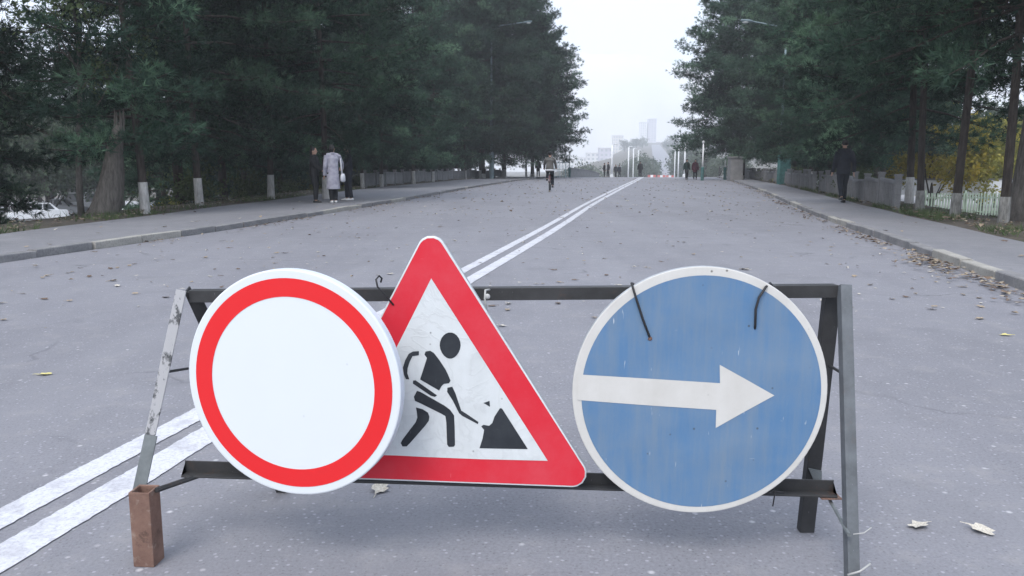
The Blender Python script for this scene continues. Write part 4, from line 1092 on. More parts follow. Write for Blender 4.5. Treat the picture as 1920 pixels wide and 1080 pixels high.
person('person in dark green jacket walking beside the maroon coat', tuple(gp(1287, 336.5)), R(5), 1.68, 'dark_green', 'black_cloth', hair='short', lf=(.09, .12, .09), rf=(-.09, -.12, .08), vx=.028, group=gw)
person('person in maroon coat walking on the far road edge', tuple(gp(1303, 336.5)), R(-5), 1.68, 'maroon', 'black_cloth', coat=.62, hair='medium', lf=(.09, -.12, .08), rf=(-.09, .12, .09), vx=.028, group=gw)
gfar = 'small dark figures on the crest of the road'
for (u, Y, lab, rz_, hh_) in [(1200, 92, 'dark figure standing alone by the end of the double line', 3.0, 1.78), (1133, 96, 'dark figure by the parapet end, nearer the railing', 1.0, 1.66), (1140, 95, 'dark figure by the parapet end, taller of the pair', -1.2, 1.75), (1154, 104, 'small dark figure just past the first bridge lamp', .5, 1.65), (1161, 106, 'small dark figure farther past the first bridge lamp', 2.4, 1.7)]:
    p = PY(u, 332, Y); person(lab, (p[0], Y, float(zroad(Y))), rz_, hh_, random.choice(['black_cloth', 'navy']), 'black_cloth', hair='short', vx=.03, lf=(.1, .06, .08), rf=(-.1, -.06, .08), group=gfar)
person('dark figure standing on the pavement just before the cyclist', foot(1009, 332), R(170), 1.72, 'black_cloth', 'black_cloth', hair='short', vx=.028)

# bicycle and rider, going away
bp_ = gp(1031, 357.5)
HEAD = R(180 - 5)
bk = thing('bicycle', 'dark red bicycle ridden up the road by the person in grey jacket', 'bicycle', tuple(bp_), HEAD)
for yy, nm in ((.52, 'rear'), (-.56, 'front')):
    w_ = MB().torus((0, yy, .335), .315, .022).obj('wheel', M['rubber'], bk, smooth=True)
    MB().torus((0, yy, .335), .292, .012, n=24, m=6).obj('rim', M['chrome'], w_, smooth=True)
    sp = MB()
    for k in range(14):
        a = 6.283 * k / 14; sp.tube([(.02 * (-1) ** k, yy, .335), (0, yy + .29 * math.cos(a), .335 + .29 * math.sin(a))], .003, 3)
    sp.tube([(-.06, yy, .335), (.06, yy, .335)], .018, 8).obj('spokes', M['chrome'], w_)
    fn_ = MB()
    for k in range(9):
        a0_, a1_ = R(20 + 15 * k), R(20 + 15 * (k + 1)); 
        fn_.add([(-.025, yy + .36 * math.cos(a0_), .335 + .36 * math.sin(a0_)), (.025, yy + .36 * math.cos(a0_), .335 + .36 * math.sin(a0_)), (.025, yy + .36 * math.cos(a1_), .335 + .36 * math.sin(a1_)), (-.025, yy + .36 * math.cos(a1_), .335 + .36 * math.sin(a1_))], [(0, 1, 2, 3)])
    fn_.obj('mudguard', M['bike_red'], bk)
fr_ = MB(); BBk, ST, HT0, HT1 = (0, .06, .30), (0, .24, .76), (0, -.36, .84), (0, -.40, .68)
for a, b, r_2 in ((BBk, ST, .017), (ST, HT0, .017), (BBk, HT1, .02), (HT0, HT1, .02)): fr_.tube([a, b], r_2, 8)
for s_ in (-1, 1):
    fr_.tube([(s_ * .04, .52, .335), (s_ * .02, .08, .30)], .011, 6).tube([(s_ * .04, .52, .335), (s_ * .015, .24, .74)], .011, 6).tube([(s_ * .04, -.56, .335), (s_ * .02, -.41, .66)], .014, 6)
fr_.obj('frame', M['bike_red'], bk, smooth=True)
MB().tube([(0, -.36, .84), (0, -.37, 1.0)], .014, 8).tube([(-.29, -.28, 1.02), (-.2, -.40, 1.01), (0, -.40, 1.0), (.2, -.40, 1.01), (.29, -.28, 1.02)], .012, 8).obj('handlebar', M['chrome'], bk, smooth=True)
MB().tube([(0, .24, .76), (0, .25, .84)], .013, 8).obj('seat_post', M['chrome'], bk)
MB().tube([(0, .40, .865), (0, .30, .87), (0, .12, .865)], [(.08, .03), (.075, .03), (.025, .02)], 10, flat=(1, 0, 0)).obj('saddle', M['rubber'], bk, smooth=True)
MB().tube([(.05, .06, .30), (.08, .06, .46)], .012, 6).tube([(-.05, .06, .30), (-.08, .06, .14)], .012, 6).obj('crank', M['chrome'], bk)
for s_, z_ in ((1, .46), (-1, .14)): MB().box((s_ * .13, .06, z_), (.09, .08, .02)).obj('pedal', M['rubber'], bk)
cyc = person('person in grey jacket and dark cap riding the bicycle away', tuple(bp_), HEAD, 1.7, 'grey_jacket', 'navy', 'shoe_black', hair='short', lh=(.27, -.26, 1.03), rh=(-.27, -.26, 1.03), pelvis=(0, .27, .96), lean=(0, -.14), lf=(.13, .10, .54), rf=(-.13, .10, .24), knee=(0, -.24, .05), vx=.014, hat='black_cloth', hem=.86, belly=1.1)
bt = MB().tube([(0, .27, .955), (0, .275, .90)], [(.196, .15), (.20, .155)], 16, flat=(1, 0, 0)); bt.obj('shirt_hem', M['white_cloth'], cyc, smooth=True)

# ------------------------------------------------------------ parked vehicles on the lower lot
def car(label, loc, rz, paint, L=4.2, Wd=1.68, van=False):
    t = thing('parked_van' if van else 'parked_car', label, 'van' if van else 'car', loc, rz, 'vehicles parked on the lower lot')
    h = L / 2; w = Wd / 2
    if van:
        low = [(-h, .35), (-h, .75), (-h + .25, 1.0), (h - .03, 1.05), (h, .4), (h - .1, .25), (-h + .1, .25)]
        roof = (-h + .75, h - .08, 1.95, -h + .25, h - .02, 1.02)
    else:
        low = [(-h, .38), (-h + .02, .62), (-h + .12, .74), (-h + 1.15, .88), (h - .75, .92), (h - .1, .88), (h, .75), (h, .38), (h - .15, .25), (-h + .15, .25)]
        roof = (-h + 1.85, h - 1.15, 1.42, -h + 1.12, h - .55, .88)
    MB().prism([(-w, y_, z_) for y_, z_ in low], (Wd, 0, 0)).obj('body', paint, t, bevel=.06, fix=True)
    r0, r1, rz_, b0_, b1_, bz = roof; wi = w - .22 if not van else w - .10; wb_ = w - .05
    V = [(-wb_, b0_, bz - .03), (wb_, b0_, bz - .03), (wb_, b1_, bz - .03), (-wb_, b1_, bz - .03), (-wi, r0, rz_), (wi, r0, rz_), (wi, r1, rz_), (-wi, r1, rz_)]
    MB().add(V, [(3, 2, 1, 0), (4, 5, 6, 7), (0, 1, 5, 4), (1, 2, 6, 5), (2, 3, 7, 6), (3, 0, 4, 7)]).obj('cabin', paint, t, bevel=.05, fix=True)
    V = np.array(V)
    def pane(a, b, c, d, lo, hi, s0, s1, nm):
        a, b, c, d = (V[i] for i in (a, b, c, d))
        f_ = lambda u_, w_: (a * (1 - u_) + b * u_) * (1 - w_) + (d * (1 - u_) + c * u_) * w_
        q = [f_(s0, lo), f_(s1, lo), f_(s1, hi), f_(s0, hi)]
        n_ = np.cross(q[1] - q[0], q[3] - q[0]); n_ /= np.linalg.norm(n_)
        MB().prism([p_ + n_ * .004 for p_ in q], n_ * .012).obj(nm, M['car_glass'], t, fix=True)
    pane(0, 1, 5, 4, .10, .88, .06, .94, 'windscreen'); pane(2, 3, 7, 6, .14, .86, .08, .92, 'rear_window')
    for a in ((1, 2, 6, 5), (3, 0, 4, 7)):
        pane(*a, .14, .86, .10, .47, 'side_window'); pane(*a, .14, .86, .52, .88, 'side_window')
    for yy in (-h + .8, h - .8):
        for s_ in (-1, 1):
            w2 = MB().torus((s_ * (w - .08), yy, .31), .22, .085, n=20, m=8).obj('wheel', M['rubber'], t, smooth=True)
            MB().tube([(s_ * (w - .13), yy, .31), (s_ * (w - .02), yy, .31)], .19, 14).obj('hub', M['chrome'], w2)
    for s_ in (-1, 1):
        MB().box((s_ * (w - .25), -h + .02, .62), (.36, .06, .14)).obj('headlight', M['glass_lamp'], t)
        MB().box((s_ * (w - .18), h - .01, .68), (.22, .05, .16)).obj('tail_light', M['barrier_red'], t)
        MB().box((s_ * (w + .06), b0_ + .35, bz + .08), (.12, .10, .12)).obj('mirror', paint, t, bevel=.02)
    MB().box((0, -h - .02, .40), (Wd - .06, .12, .16)).obj('bumper', M['car_grey'], t, bevel=.03)
    MB().box((0, h + .02, .42), (Wd - .06, .12, .16)).obj('bumper', M['car_grey'], t, bevel=.03)
    return t
for (u, Y, rz_, pm, L, van, lab) in [(70, 61, -54, 'car_white', 4.0, False, 'white car on the lower lot by the frame edge with dark windscreen'), (162, 70, -80, 'car_white', 4.4, True, 'white van between two dark trunks beyond the white car'), (238, 52, 60, 'car_white', 4.2, False, 'white car partly hidden behind the leaning trunk'),
                                     (322, 58, -80, 'car_white', 4.2, False, 'white car seen low between the first two limewashed trunks'), (362, 62, 80, 'car_grey', 4.2, False, 'silver car behind the second limewashed trunk'), (440, 66, -85, 'car_white', 4.2, False, 'white car glimpsed low before the third limewashed trunk'),
                                     (118, 69, 85, 'car_grey', 4.2, False, 'silver car behind the white car at the frame edge')]:
    p = PY(u, 400, Y); car(lab, (p[0], Y, on_ground(p[0], Y) + .05), R(rz_), M[pm], L, van=van)

# ------------------------------------------------------------ fallen leaves
def leaf_mesh(seed, m, curl):
    r = np.random.default_rng(seed); n = 13
    a = np.linspace(0, 2 * math.pi, n, endpoint=False)
    rad = (0.40 + 0.09 * np.cos(a * 5 + r.uniform(0, 6)) + r.uniform(-.06, .06, n)); x = rad * np.cos(a) * 1.2; y = rad * np.sin(a) * .75
    z = curl * (y ** 2 * 1.6 + .5 * x ** 2 * r.uniform(-.5, 1)) + r.uniform(0, .05, n)
    inner = np.c_[x * .5, y * .5, curl * .5 * (y * .5) ** 2 + r.uniform(.0, .06, n)]
    V = np.r_[np.c_[x, y, z], inner, [[0, 0, .03]]]
    fs = [(i, (i + 1) % n, n + (i + 1) % n, n + i) for i in range(n)] + [(n + i, n + (i + 1) % n, 2 * n) for i in range(n)]
    mb = MB().add(V, fs); mb.tube([(.4, 0, .04), (.62, .03, .06), (.8, .02, .03)], .018, 3)
    return mb.mesh('fallen_leaf', m)
LV = [leaf_mesh(i, M[('leaf_dry', 'leaf_brown', 'leaf_dry', 'leaf_pale', 'leaf_brown', 'leaf_dry')[i % 6]], (.35, .2, .5, .4, .12, .25)[i % 6]) for i in range(12)]
LVY = leaf_mesh(40, M['leaf_yel'], .25); LVP = leaf_mesh(41, M['leaf_pale'], .4)
def leaf(me, u, v, size, lab, group=None, rz=None, z0=.006):
    p = gp(u, v, z0); o = bpy.data.objects.new('fallen_leaf', me); COL.objects.link(o)
    o.location = tuple(p); o.scale = (size, size, size * random.uniform(.8, 1.4)); o.rotation_euler = (random.uniform(-.15, .15), random.uniform(-.15, .15), random.uniform(0, 6.28) if rz is None else rz)
    return tag(o, lab, 'leaf', group)
leaf(LVY, 84, 701, .075, 'yellowish leaf lying alone on the asphalt beyond the double line')
leaf(LVP, 713, 916, .085, 'pale crumpled leaf on the asphalt under the triangular sign')
leaf(LVP, 1722, 985, .072, 'pale narrow leaf beside the grey leg of the barricade', rz=.4)
leaf(LVP, 1840, 994, .075, 'pale leaf with dark edges nearest the frame corner past the barricade leg', rz=2.4)
leaf(LV[3], 1395, 505, .12, 'pale curled leaf on the road just above the blue sign')
leaf(LV[1], 900, 492, .06, 'dark leaf lying on the painted line beside the triangular sign')
leaf(LV[3], 941, 611, .07, 'white crumpled scrap of leaf right of the triangular sign below the top rail')
leaf(LVY, 1885, 628, .07, 'pale yellowish leaf on the road near the frame edge past the barricade')
gl_ = 'fallen leaves scattered over the road'
cnt = 0
while cnt < 250:
    u = random.uniform(0, 1920); v = 340 + 260 * random.random() ** 1.5
    p = gp(u, v)
    if not (float(kl(p[1])) + .1 < p[0] < float(kr(p[1])) - .1): continue
    # more of them in the middle distance and towards the kerbs
    e = min(p[0] - float(kl(p[1])), float(kr(p[1])) - p[0])
    if random.random() > .35 + .65 * math.exp(-e / 1.3): continue
    k = random.randrange(12)
    leaf(LV[k], u, v, random.uniform(.035, .085) * (1 + .4 * (p[1] > 16)), 'small dry leaf among many scattered over the road', gl_); cnt += 1
gp2_ = 'pale leaves and scraps near the barricade'
for k in range(34):
    u = random.choice([random.uniform(660, 1180), random.uniform(1560, 1915), random.uniform(0, 330)]); v = random.uniform(430, 660)
    leaf(LV[(3, 9, 0, 3)[k % 4]], u, v, random.uniform(.018, .042), 'small pale leaf scrap on the asphalt near the barricade', gp2_)
for k in range(45):
    yy = random.uniform(9, 24); side = random.random() < .5
    x = random.uniform(float(sle(yy)), float(kl(yy)) - .2) if side else random.uniform(float(kr(yy)) + .2, float(sre(yy)))
    o = bpy.data.objects.new('fallen_leaf', LV[k % 12]); COL.objects.link(o); s_ = random.uniform(.05, .10)
    o.location = (x, yy, SW); o.scale = (s_, s_, s_); o.rotation_euler = (random.uniform(-.3, .3), random.uniform(-.3, .3), random.uniform(0, 6.28)); tag(o, 'small dry leaf lying on the pavement', 'leaf', 'fallen leaves on the pavements')
def litter(name, pts, sizes, mats, seed):
    r = np.random.default_rng(seed); v = []
    n = len(pts); a = r.uniform(0, 6.28, n); s = np.asarray(sizes)
    tilt = r.normal(0, .35, (n, 2))
    V = np.empty((n * 4, 3)); ca, sa = np.cos(a), np.sin(a)
    for k, (lx, ly) in enumerate([(-.5, 0), (0, .36), (.5, .04), (.02, -.36)]):
        x = lx * s; y = ly * s
        V[k::4, 0] = pts[:, 0] + x * ca - y * sa; V[k::4, 1] = pts[:, 1] + x * sa + y * ca; V[k::4, 2] = pts[:, 2] + s * .16 + np.abs(tilt[:, 0] * x + tilt[:, 1] * y) + (.12 * s if k % 2 else 0)
    me = bpy.data.meshes.new(name); me.from_pydata(V.tolist(), [], [(4 * i, 4 * i + 1, 4 * i + 2, 4 * i + 3) for i in range(n)])
    for m_ in mats: me.materials.append(M[m_])
    me.polygons.foreach_set('material_index', r.choice(len(mats), n).astype(np.int32)); me.update()
    o = bpy.data.objects.new(name, me); COL.objects.link(o); return tag(o, kind='stuff')
n = 1900; yy = 5 + 60 * rng.random(n) ** 1.4; clump = (np.sin(yy * 1.1) + np.sin(yy * 2.7 + 1) + rng.normal(0, .7, n)) > -0.2; yy = yy[clump]
xx = kr(yy) - .09 - np.abs(rng.normal(0, .16, len(yy))); litter('leaf_litter', np.c_[xx, yy, np.full(len(yy), .003)], rng.uniform(.03, .09, len(yy)), ['leaf_dry', 'leaf_brown', 'leaf_brown', 'leaf_dry', 'leaf_brown'], 1)
yy = 9.0 + rng.normal(0, .7, 260); xx = kr(yy) - .10 - np.abs(rng.normal(0, .17, 260)); litter('leaf_litter', np.c_[xx, yy, np.full(260, .004) + rng.uniform(0, .03, 260)], rng.uniform(.025, .09, 260), ['leaf_dry', 'leaf_brown', 'leaf_dry', 'leaf_brown', 'leaf_dry', 'leaf_brown'], 2)
n = 1500; yy = 11 + 52 * rng.random(n); clump = (np.sin(yy * .9) + np.sin(yy * 2.2 + 1) + rng.normal(0, .7, n)) > 0; yy = yy[clump]
xx = kl(yy) + .09 + np.abs(rng.normal(0, .16, len(yy))); litter('leaf_litter', np.c_[xx, yy, np.full(len(yy), .003)], rng.uniform(.03, .09, len(yy)), ['leaf_dry', 'leaf_brown', 'leaf_brown'], 3)
n = 1400; yy = 18 + 58 * rng.random(n); xx = kl(yy) + (kr(yy) - kl(yy)) * rng.random(n); litter('leaf_litter', np.c_[xx, yy, np.full(n, .003)], rng.uniform(.05, .13, n), ['leaf_dry', 'leaf_brown', 'leaf_dry', 'leaf_pale'], 4)
n = 520; yy = 7 + 14 * rng.random(n); xx = kl(yy) + (kr(yy) - kl(yy)) * rng.random(n); litter('leaf_litter', np.c_[xx, yy, np.full(n, .003)], rng.uniform(.02, .06, n), ['leaf_dry', 'leaf_brown', 'leaf_pale', 'leaf_pale'], 6)
n = 3600; yy = 8 + 60 * rng.random(n) ** 1.3; sd_ = rng.random(n) < .5; off = rng.gamma(1.6, .5, n)
xx = np.where(sd_, sle(yy) - off - .05, sre(yy) + off * .8 + .05); zz = zground(xx, yy) + .03; litter('leaf_litter', np.c_[xx, yy, zz], rng.uniform(.05, .12, n), ['leaf_dry', 'leaf_brown', 'leaf_brown', 'leaf_dry'], 5)
# grass and weeds at the outer edge of the pavement
n = 5200; yy = 8.5 + 34 * rng.random(n) ** 1.5; sd_ = rng.random(n) < .35; off = np.abs(rng.normal(.25, .5, n)); keep = (np.sin(yy * 1.6) + np.sin(yy * .7 + 2) + rng.normal(0, .5, n)) > .1
xx = np.where(sd_, sle(yy) - off - .1, sre(yy) + off + .08); P_ = np.c_[xx, yy, zground(xx, yy) - .01][keep]
gv = tri_blades(P_, np.tile([0, 0, 1.0], (len(P_), 1)), .14, .014, 4, .45, np.random.default_rng(9))
go = bpy.data.objects.new('grass', raw_mesh('grass', gv, 3, M['leaf_green'])); COL.objects.link(go); tag(go, kind='stuff')

# ------------------------------------------------------------ barricade
bc = thing('barricade', 'black and grey angle iron A frame barricade carrying three road signs', 'barricade', (0, 2.2, 0))
def lprof(w, t, w2=None): 
    w2 = w if w2 is None else w2
    return [(0, 0), (w, 0), (w, t), (t, t), (t, w2), (0, w2)]
def U(a): a = np.array(a, float); return a / np.linalg.norm(a)
tl = PY(338, 546, 2.32); tr = PY(1578, 536, 2.22)
# top rail: upright face to the viewer, flange going back along its upper edge
MB().profile(tl + np.array([.02, .01, 0]), tr + np.array([-.004, .012, 0]), [(0, 0), (0, .036), (.005, .036), (.005, .005), (.036, .005), (.036, 0)], (0, 1, 0), (0, 0, -1)).obj('top_rail', M['black_steel'], bc, world=True, bevel=.0012, fix=True)
# grey leg on the far side of the picture from the rusty foot
fb = gp(1605, 1118); ft = PY(1589, 533, 2.215)
ax_ = U(fb - ft); sx = U(np.cross(ax_, (0, 1, 0))); sx = sx if sx[0] > 0 else -sx; bk_ = U(np.cross(sx, ax_)); bk_ = bk_ if bk_[1] > 0 else -bk_
MB().profile(ft - sx * .018, fb - sx * .018, lprof(.031, .005, .030), sx, bk_).obj('leg', M['plain_steel'], bc, world=True, bevel=.0012, fix=True)['label'] = 'scratched grey leg of angle iron'
MB().tube([fb + np.array([-.028, -.006, .062]), fb + np.array([0, -.012, .075]), fb + np.array([.03, -.004, .092])], .0028, 6).obj('pale_wire', M['pale_wire'], bc, world=True, smooth=True)
MB().tube([fb + np.array([-.02, -.004, .172]), fb + np.array([.005, -.009, .178]), fb + np.array([.026, -.003, .190])], .0016, 6).obj('pale_wire', M['pale_wire'], bc, world=True, smooth=True)
# flaking leg standing in the rusty foot
ft2 = PY(340, 544, 2.315); fb2 = PY(259, 935, 2.165); ax2 = U(fb2 - ft2); sx2 = U(np.cross(ax2, (0, 1, 0))); sx2 = sx2 if sx2[0] > 0 else -sx2; bk2 = U(np.cross(sx2, ax2)); bk2 = bk2 if bk2[1] > 0 else -bk2
mid2 = ft2 + (fb2 - ft2) * .70
lg = MB(); lg.profile(ft2 - sx2 * .016, mid2 - sx2 * .019, lprof(.030, .005, .036), sx2, bk2, 0); lg.profile(mid2 - sx2 * .0195 + ax2 * .0006, fb2 - sx2 * .021, lprof(.036, .005, .036), sx2, bk2, 1)
lg.obj('leg', [M['flaky_steel'], M['grey_steel']], bc, world=True, bevel=.001, fix=True)['label'] = 'leg with flaking pale paint'
f0 = gp(271, 1064); fz = PY(271, 921, f0[1] + .012)[2]
rt = MB(); a_ = R(4); sq = .0295
ou = [(-sq, -sq), (sq, -sq), (sq, sq), (-sq, sq)]; inn = [(-sq + .006, -sq + .006), (sq - .006, -sq + .006), (sq - .006, sq - .006), (-sq + .006, sq - .006)]
rot = lambda q: [(x * math.cos(a_) + y * math.sin(a_), -x * math.sin(a_) + y * math.cos(a_)) for x, y in q]
ou, inn = rot(ou), rot(inn); cx, cyy = f0[0], f0[1] + .03
V = [(cx + x, cyy + y, z) for z in (0.0, fz) for x, y in ou] + [(cx + x, cyy + y, z) for z in (0.004, fz - .001) for x, y in inn]
fs = []
for i in range(4):
    j = (i + 1) % 4; fs += [(i, j, 4 + j, 4 + i), (8 + j, 8 + i, 12 + i, 12 + j), (4 + i, 4 + j, 12 + j, 12 + i), (j, i, 8 + i, 8 + j)]
rt.add(V, fs).obj('foot', M['rust'], bc, world=True, bevel=.0018, fix=True)['label'] = 'rusty square tube foot'
# rear legs
rb0 = PY(1563, 545, 2.265); rb1 = gp(1511, 999); axb = U(rb1 - rb0); 
MB().profile(rb0 + np.array([-.020, 0, 0]), rb1 + np.array([-.018, 0, 0]), lprof(.044, .005, .03), (1, 0, 0), U(np.cross((1, 0, 0), axb)) * (1 if np.cross((1, 0, 0), axb)[1] > 0 else -1)).obj('leg', M['black_steel'], bc, world=True, bevel=.0012, fix=True)['label'] = 'black rear leg'
lb0 = PY(356, 548, 2.36); lb1 = gp(528, 924); axb = U(lb1 - lb0)
MB().profile(lb0 + np.array([-.018, 0, 0]), lb1 + np.array([-.018, 0, 0]), lprof(.046, .005, .04), (1, 0, 0), U(np.cross((1, 0, 0), axb)) * (1 if np.cross((1, 0, 0), axb)[1] > 0 else -1)).obj('leg', M['black_steel'], bc, world=True, bevel=.0012, fix=True)['label'] = 'black rear leg'
# lower rail and its braces
ll = PY(347, 864, 2.262); lr = PY(1563, 901, 2.19)
MB().profile(ll, lr, [(0, 0), (.005, 0), (.005, .033), (-.035, .033), (-.035, .038), (0, .038)], (0, 1, 0), (0, 0, -1)).obj('lower_rail', M['black_steel'], bc, world=True, bevel=.0012, fix=True)
MB().prism([lr + np.array(q) for q in [(-.045, -.036, -.0386), (.012, -.036, -.0386), (.012, .004, -.0386), (-.045, .004, -.0386)]], (0, 0, -.004)).obj('rail_end_plate', M['rust'], bc, world=True, fix=True)
MB().tube([PY(372, 892, 2.25), np.array([cx, cyy, fz]) + np.array([.035, -.004, -.003])], .0075, 6).obj('brace', M['black_steel'], bc, world=True)
MB().tube([PY(1556, 938, 2.19), PY(1592, 1003, fb[1] + .03)], .0055, 6).obj('brace', M['grey_steel'], bc, world=True)
MB().tube([PY(315, 697, 2.262), PY(352, 691, 2.36)], .0042, 6).obj('tie_rod', M['black_steel'], bc, world=True)
MB().tube([PY(1556, 686, 2.27), PY(1586, 704, 2.17)], .0042, 6).obj('tie_rod', M['black_steel'], bc, world=True)
gus = [PY(1516, 878, 2.285), PY(1541, 883, 2.285), PY(1541, 901, 2.285), PY(1526, 901, 2.285)]
MB().prism(gus, (0, .004, 0)).obj('gusset', M['grey_steel'], bc, world=True, fix=True)

# ------------------------------------------------------------ signs
def proj(u, v, p0, n, off=0.0):
    r = ray(u, v); q = p0 + n * off; return EYE + r * (np.dot(q - EYE, n) / np.dot(r, n))
def disc_plate(mb, c, ex, ey, n, Rr, th, seg=96, lip=.004):
    a = np.linspace(0, 2 * math.pi, seg, endpoint=False); dirs = np.cos(a)[:, None] * ex + np.sin(a)[:, None] * ey
    prof = [(Rr - lip, 0), (Rr - lip * .3, -lip * .3), (Rr, -lip), (Rr, -th), (Rr - .003, -th), (Rr - .003, -.004)]
    V = np.concatenate([c + dirs * q + n * z for q, z in prof]); k = len(prof)
    fs = [(i * seg + j, i * seg + (j + 1) % seg, (i + 1) * seg + (j + 1) % seg, (i + 1) * seg + j) for i in range(k - 1) for j in range(seg)]
    mats_ = [0] * seg + [1] * (seg * (k - 2)); V = np.r_[V]
    mb.v.append(V); mb.f += [tuple(x + mb.n for x in f) for f in fs]; mb.m += mats_; 
    mb.f += [tuple(mb.n + j for j in range(seg)), tuple(mb.n + (k - 1) * seg + j for j in range(seg))[::-1]]; mb.m += [0, 1]; mb.n += len(V)
    return mb
def ring(c, ex, ey, r0, r1, seg=96):
    a = np.linspace(0, 2 * math.pi, seg, endpoint=False); d = np.cos(a)[:, None] * ex + np.sin(a)[:, None] * ey
    mb = MB(); V = np.r_[c + d * r1] if r0 == 0 else np.r_[c + d * r0, c + d * r1]
    fs = [tuple(range(seg))] if r0 == 0 else [(j, (j + 1) % seg, seg + (j + 1) % seg, seg + j) for j in range(seg)]
    return mb.add(V, fs)
def film(pts3, n, mb=None, th=.0004):
    mb = mb or MB(); return mb.prism(pts3, -n * th)
# 1 white disc with red ring, turned a little away
cW = PY(546.5, 720.5, 2.085); yaw = R(13); nW = np.array([-math.sin(yaw), -math.cos(yaw), 0]); exW = np.array([math.cos(yaw), -math.sin(yaw), 0]); ezW = np.array([0, 0, 1.0])
depW = np.dot(cW - EYE, np.array([0, math.cos(PITCH), -math.sin(PITCH)])); RW = 215.0 * depW / F / math.cos(PITCH)
s1 = thing('road_sign', 'new round white road sign with red ring leaning over the triangle', 'road sign', (cW[0], cW[1], cW[2] - RW))
disc_plate(MB(), cW, exW, ezW, nW, RW, .026).obj('plate', [M['sign_white'], M['rim']], s1, world=True, smooth=False, fix=True)
ring(cW + nW * .0008, exW, ezW, RW * .765, RW * .925).obj('red_ring', M['sign_red'], s1, world=True, fix=True)
# 2 triangle: worn roadworks sign
pBR = PY(1122, 916, 2.130); pBL = PY(556, 895, 2.205); pA0 = PY(806, 415, 2.215)
nT = U(np.cross(pBR - pBL, pA0 - pBL)); nT = nT if nT[1] < 0 else -nT
s2 = thing('road_sign', 'worn triangular roadworks sign with red border and a digging figure', 'road sign', (pBR + pBL) / 2)
def round_poly(px, rad, off, seg=7):
    P_ = [proj(u, v, pBR, nT, off) for u, v in px]; out = []
    for i, p in enumerate(P_):
        a = U(P_[i - 1] - p); b = U(P_[(i + 1) % len(P_)] - p); half = math.acos(np.clip(np.dot(a, b), -1, 1)) / 2
        t_ = rad / math.tan(half); c_ = p + U(a + b) * rad / math.sin(half); s0 = p + a * t_ - c_; s1_ = p + b * t_ - c_
        for k in range(seg + 1):
            w_ = k / seg; q = U(s0 * (1 - w_) + s1_ * w_); out.append(c_ + q * rad)
    return np.array(out)
outer = [(806, 415), (1122, 916), (556, 895)]
ply = round_poly(outer, .040, 0)
mb = MB(); k_ = len(ply); cen = ply.mean(0); 
small = cen + (ply - cen) * .992
V = np.r_[small + nT * .0, ply - nT * .003, ply - nT * .020, cen + (ply - cen) * .985 - nT * .020, cen + (ply - cen) * .985 - nT * .004]
mb.add(V, [tuple(range(k_))], 0); base = 0
for lvl in range(4): mb.f += [(lvl * k_ + j, lvl * k_ + (j + 1) % k_, (lvl + 1) * k_ + (j + 1) % k_, (lvl + 1) * k_ + j) for j in range(k_)]; mb.m += [0 if lvl == 0 else 1] * k_
mb.f.append(tuple(range(4 * k_, 5 * k_))[::-1]); mb.m.append(1)
mb.obj('plate', [M['tri_white'], M['zinc']], s2, world=True, fix=True)
redp = round_poly([(806, 422), (1117, 912.5), (561, 892)], .036, .0008)
MB().add(redp, [tuple(range(len(redp)))]).obj('red_border', M['tri_red'], s2, world=True, fix=True)
inn_ = [proj(u, v, pBR, nT, .0016) for u, v in [(808.5, 522), (1027, 864), (900, 861), (800, 857), (742, 854), (643, 852)]]
MB().add(inn_, [tuple(range(6))]).obj('white_field', M['tri_white'], s2, world=True, fix=True)
def cr(pts): return [proj(730 + x / 3.858, 600 + y / 3.858, pBR, nT, .0024) for x, y in pts]
head = [(440 + 76 * math.cos(t_) * (1 - .10 * max(0, math.sin(t_))), 185 + 95 * math.sin(t_)) for t_ in np.linspace(0, 6.283, 22, endpoint=False)]
worker = [head,
          [(262, 228), (295, 222), (322, 238), (362, 290), (405, 355), (425, 395), (443, 440), (430, 458), (395, 462), (378, 478), (360, 510), (222, 430), (245, 360), (272, 275), (254, 250)],
          [(215, 225), (213, 255), (168, 262), (148, 300), (132, 350), (130, 385), (145, 430), (120, 428), (105, 395), (98, 345), (115, 290), (140, 245), (170, 228)],
          [(200, 512), (225, 520), (400, 620), (440, 650), (468, 690), (472, 760), (475, 905), (465, 917), (430, 918), (418, 900), (412, 740), (405, 695), (380, 680), (220, 600), (185, 585), (178, 555)],
          [(192, 632), (240, 645), (280, 670), (290, 700), (285, 730), (255, 770), (150, 890), (125, 915), (95, 915), (82, 890), (95, 865), (190, 740), (203, 705), (198, 665)]]
tool = [[(172, 438), (190, 436), (345, 545), (330, 556), (300, 548), (170, 460)], [(420, 490), (455, 482), (478, 530), (520, 655), (560, 680), (645, 738), (640, 753), (530, 695), (505, 675), (460, 585), (418, 520)]]
pile = [[(800, 638), (815, 640), (1002, 934), (652, 928), (675, 855), (685, 795), (665, 770), (680, 758), (722, 765), (745, 745), (760, 700)], [(680, 600), (725, 585), (728, 628)]]
for nm, polys in (('worker_symbol', worker), ('shovel_symbol', tool), ('pile_symbol', pile)):
    mb = MB()
    for p_ in polys: q = cr(p_); mb.add(q, [tuple(range(len(q)))])
    mb.obj(nm, M['tri_black'], s2, world=True, fix=True)
w0 = proj(712, 560, pBR, nT, .004)
MB().tube([proj(738, 572, pBR, nT, .002), proj(722, 553, pBR, nT, .012), proj(708, 538, pBR, nT, .016), proj(705, 524, pBR, nT, .01), proj(711, 517, pBR, nT, .0), proj(716, 522, pBR, nT, -.015), proj(714, 529, pBR, nT, -.022)], .0026, 6).obj('wire', M['wire'], s2, world=True, smooth=True)
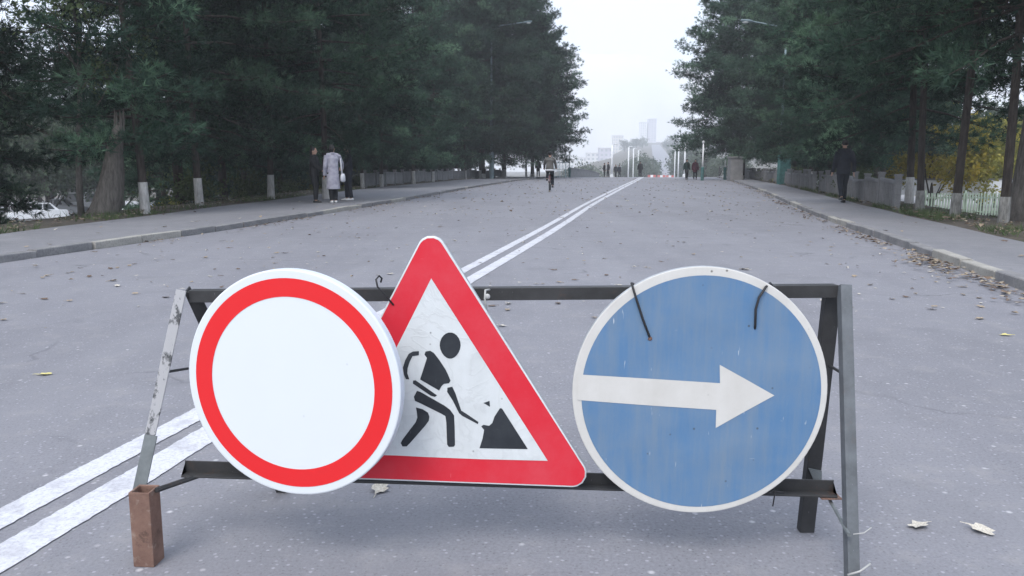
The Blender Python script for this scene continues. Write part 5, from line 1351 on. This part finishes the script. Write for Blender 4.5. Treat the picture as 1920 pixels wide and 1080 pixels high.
MB().tube([proj(915, 600, pBR, nT, -.03), proj(909, 560, pBR, nT, -.02), proj(910, 544, pBR, nT, -.022), proj(918, 543, pBR, nT, -.05)], .003, 6).ball(proj(914, 556, pBR, nT, -.02), (.008, .006, .008), 8, 6).obj('pale_wire', M['pale_wire'], s2, world=True, smooth=True)
# 3 blue disc with white arrow, wired to the top rail
cB = PY(1311.5, 736.0, 2.125); nB = U(np.array([-.02, -1.0, 0])); exB = U(np.array([1.0, -.02, 0])); ezB = np.array([0, 0, 1.0])
depB = np.dot(cB - EYE, np.array([0, math.cos(PITCH), -math.sin(PITCH)])); RB = 238.5 * depB / F
s3 = thing('road_sign', 'faded blue round road sign with white arrow wired to the top rail', 'road sign', (cB[0], cB[1], cB[2] - RB))
disc_plate(MB(), cB, exB, ezB, nB, RB, .014, lip=.003).obj('plate', [M['blue_white'], M['zinc']], s3, world=True, fix=True)
cB2 = proj(1314, 738, cB, nB, .0008)
ring(cB2, exB, ezB, 0, RB * .938).obj('blue_field', M['blue'], s3, world=True, fix=True)
arr = [proj(u, v, cB, nB, .0016) for u, v in [(1083, 702), (1200, 709), (1350, 718.5), (1349.5, 684), (1400, 712), (1452, 741.5), (1396, 772), (1342, 802.5), (1343, 768.5), (1200, 759), (1083, 750)]]
MB().add(arr, [tuple(range(len(arr)))]).obj('arrow', M['blue_white'], s3, world=True, fix=True)
MB().tube([proj(1219, 634, cB, nB, -.004), proj(1217, 629, cB, nB, .006), proj(1206, 600, cB, nB, .007), proj(1193, 560, cB, nB, .008), proj(1186, 537, cB, nB, .006), proj(1184, 531, cB, nB, -.03), proj(1188, 533, cB, nB, -.10)], .0032, 6).obj('wire', M['wire'], s3, world=True, smooth=True)
MB().tube([proj(1415, 618, cB, nB, -.004), proj(1416, 612, cB, nB, .006), proj(1417, 580, cB, nB, .008), proj(1423, 558, cB, nB, .008), proj(1436, 538, cB, nB, .006), proj(1444, 531, cB, nB, -.03), proj(1448, 536, cB, nB, -.09)], .0034, 6).obj('wire', M['wire'], s3, world=True, smooth=True)
MB().tube([proj(1436, 927, cB, nB, -.01), proj(1452, 921, cB, nB, -.02), proj(1470, 924, cB, nB, -.02)], .0025, 6).tube([proj(1451, 914, cB, nB, -.02), proj(1453, 925, cB, nB, -.015), proj(1449, 949, cB, nB, -.02)], .002, 6).obj('wire', M['wire'], s3, world=True, smooth=True)
MB().ball(proj(1219, 635, cB, nB, .001), (.006, .003, .006), 10, 6).obj('rivet', M['rust'], s3, world=True, smooth=True)
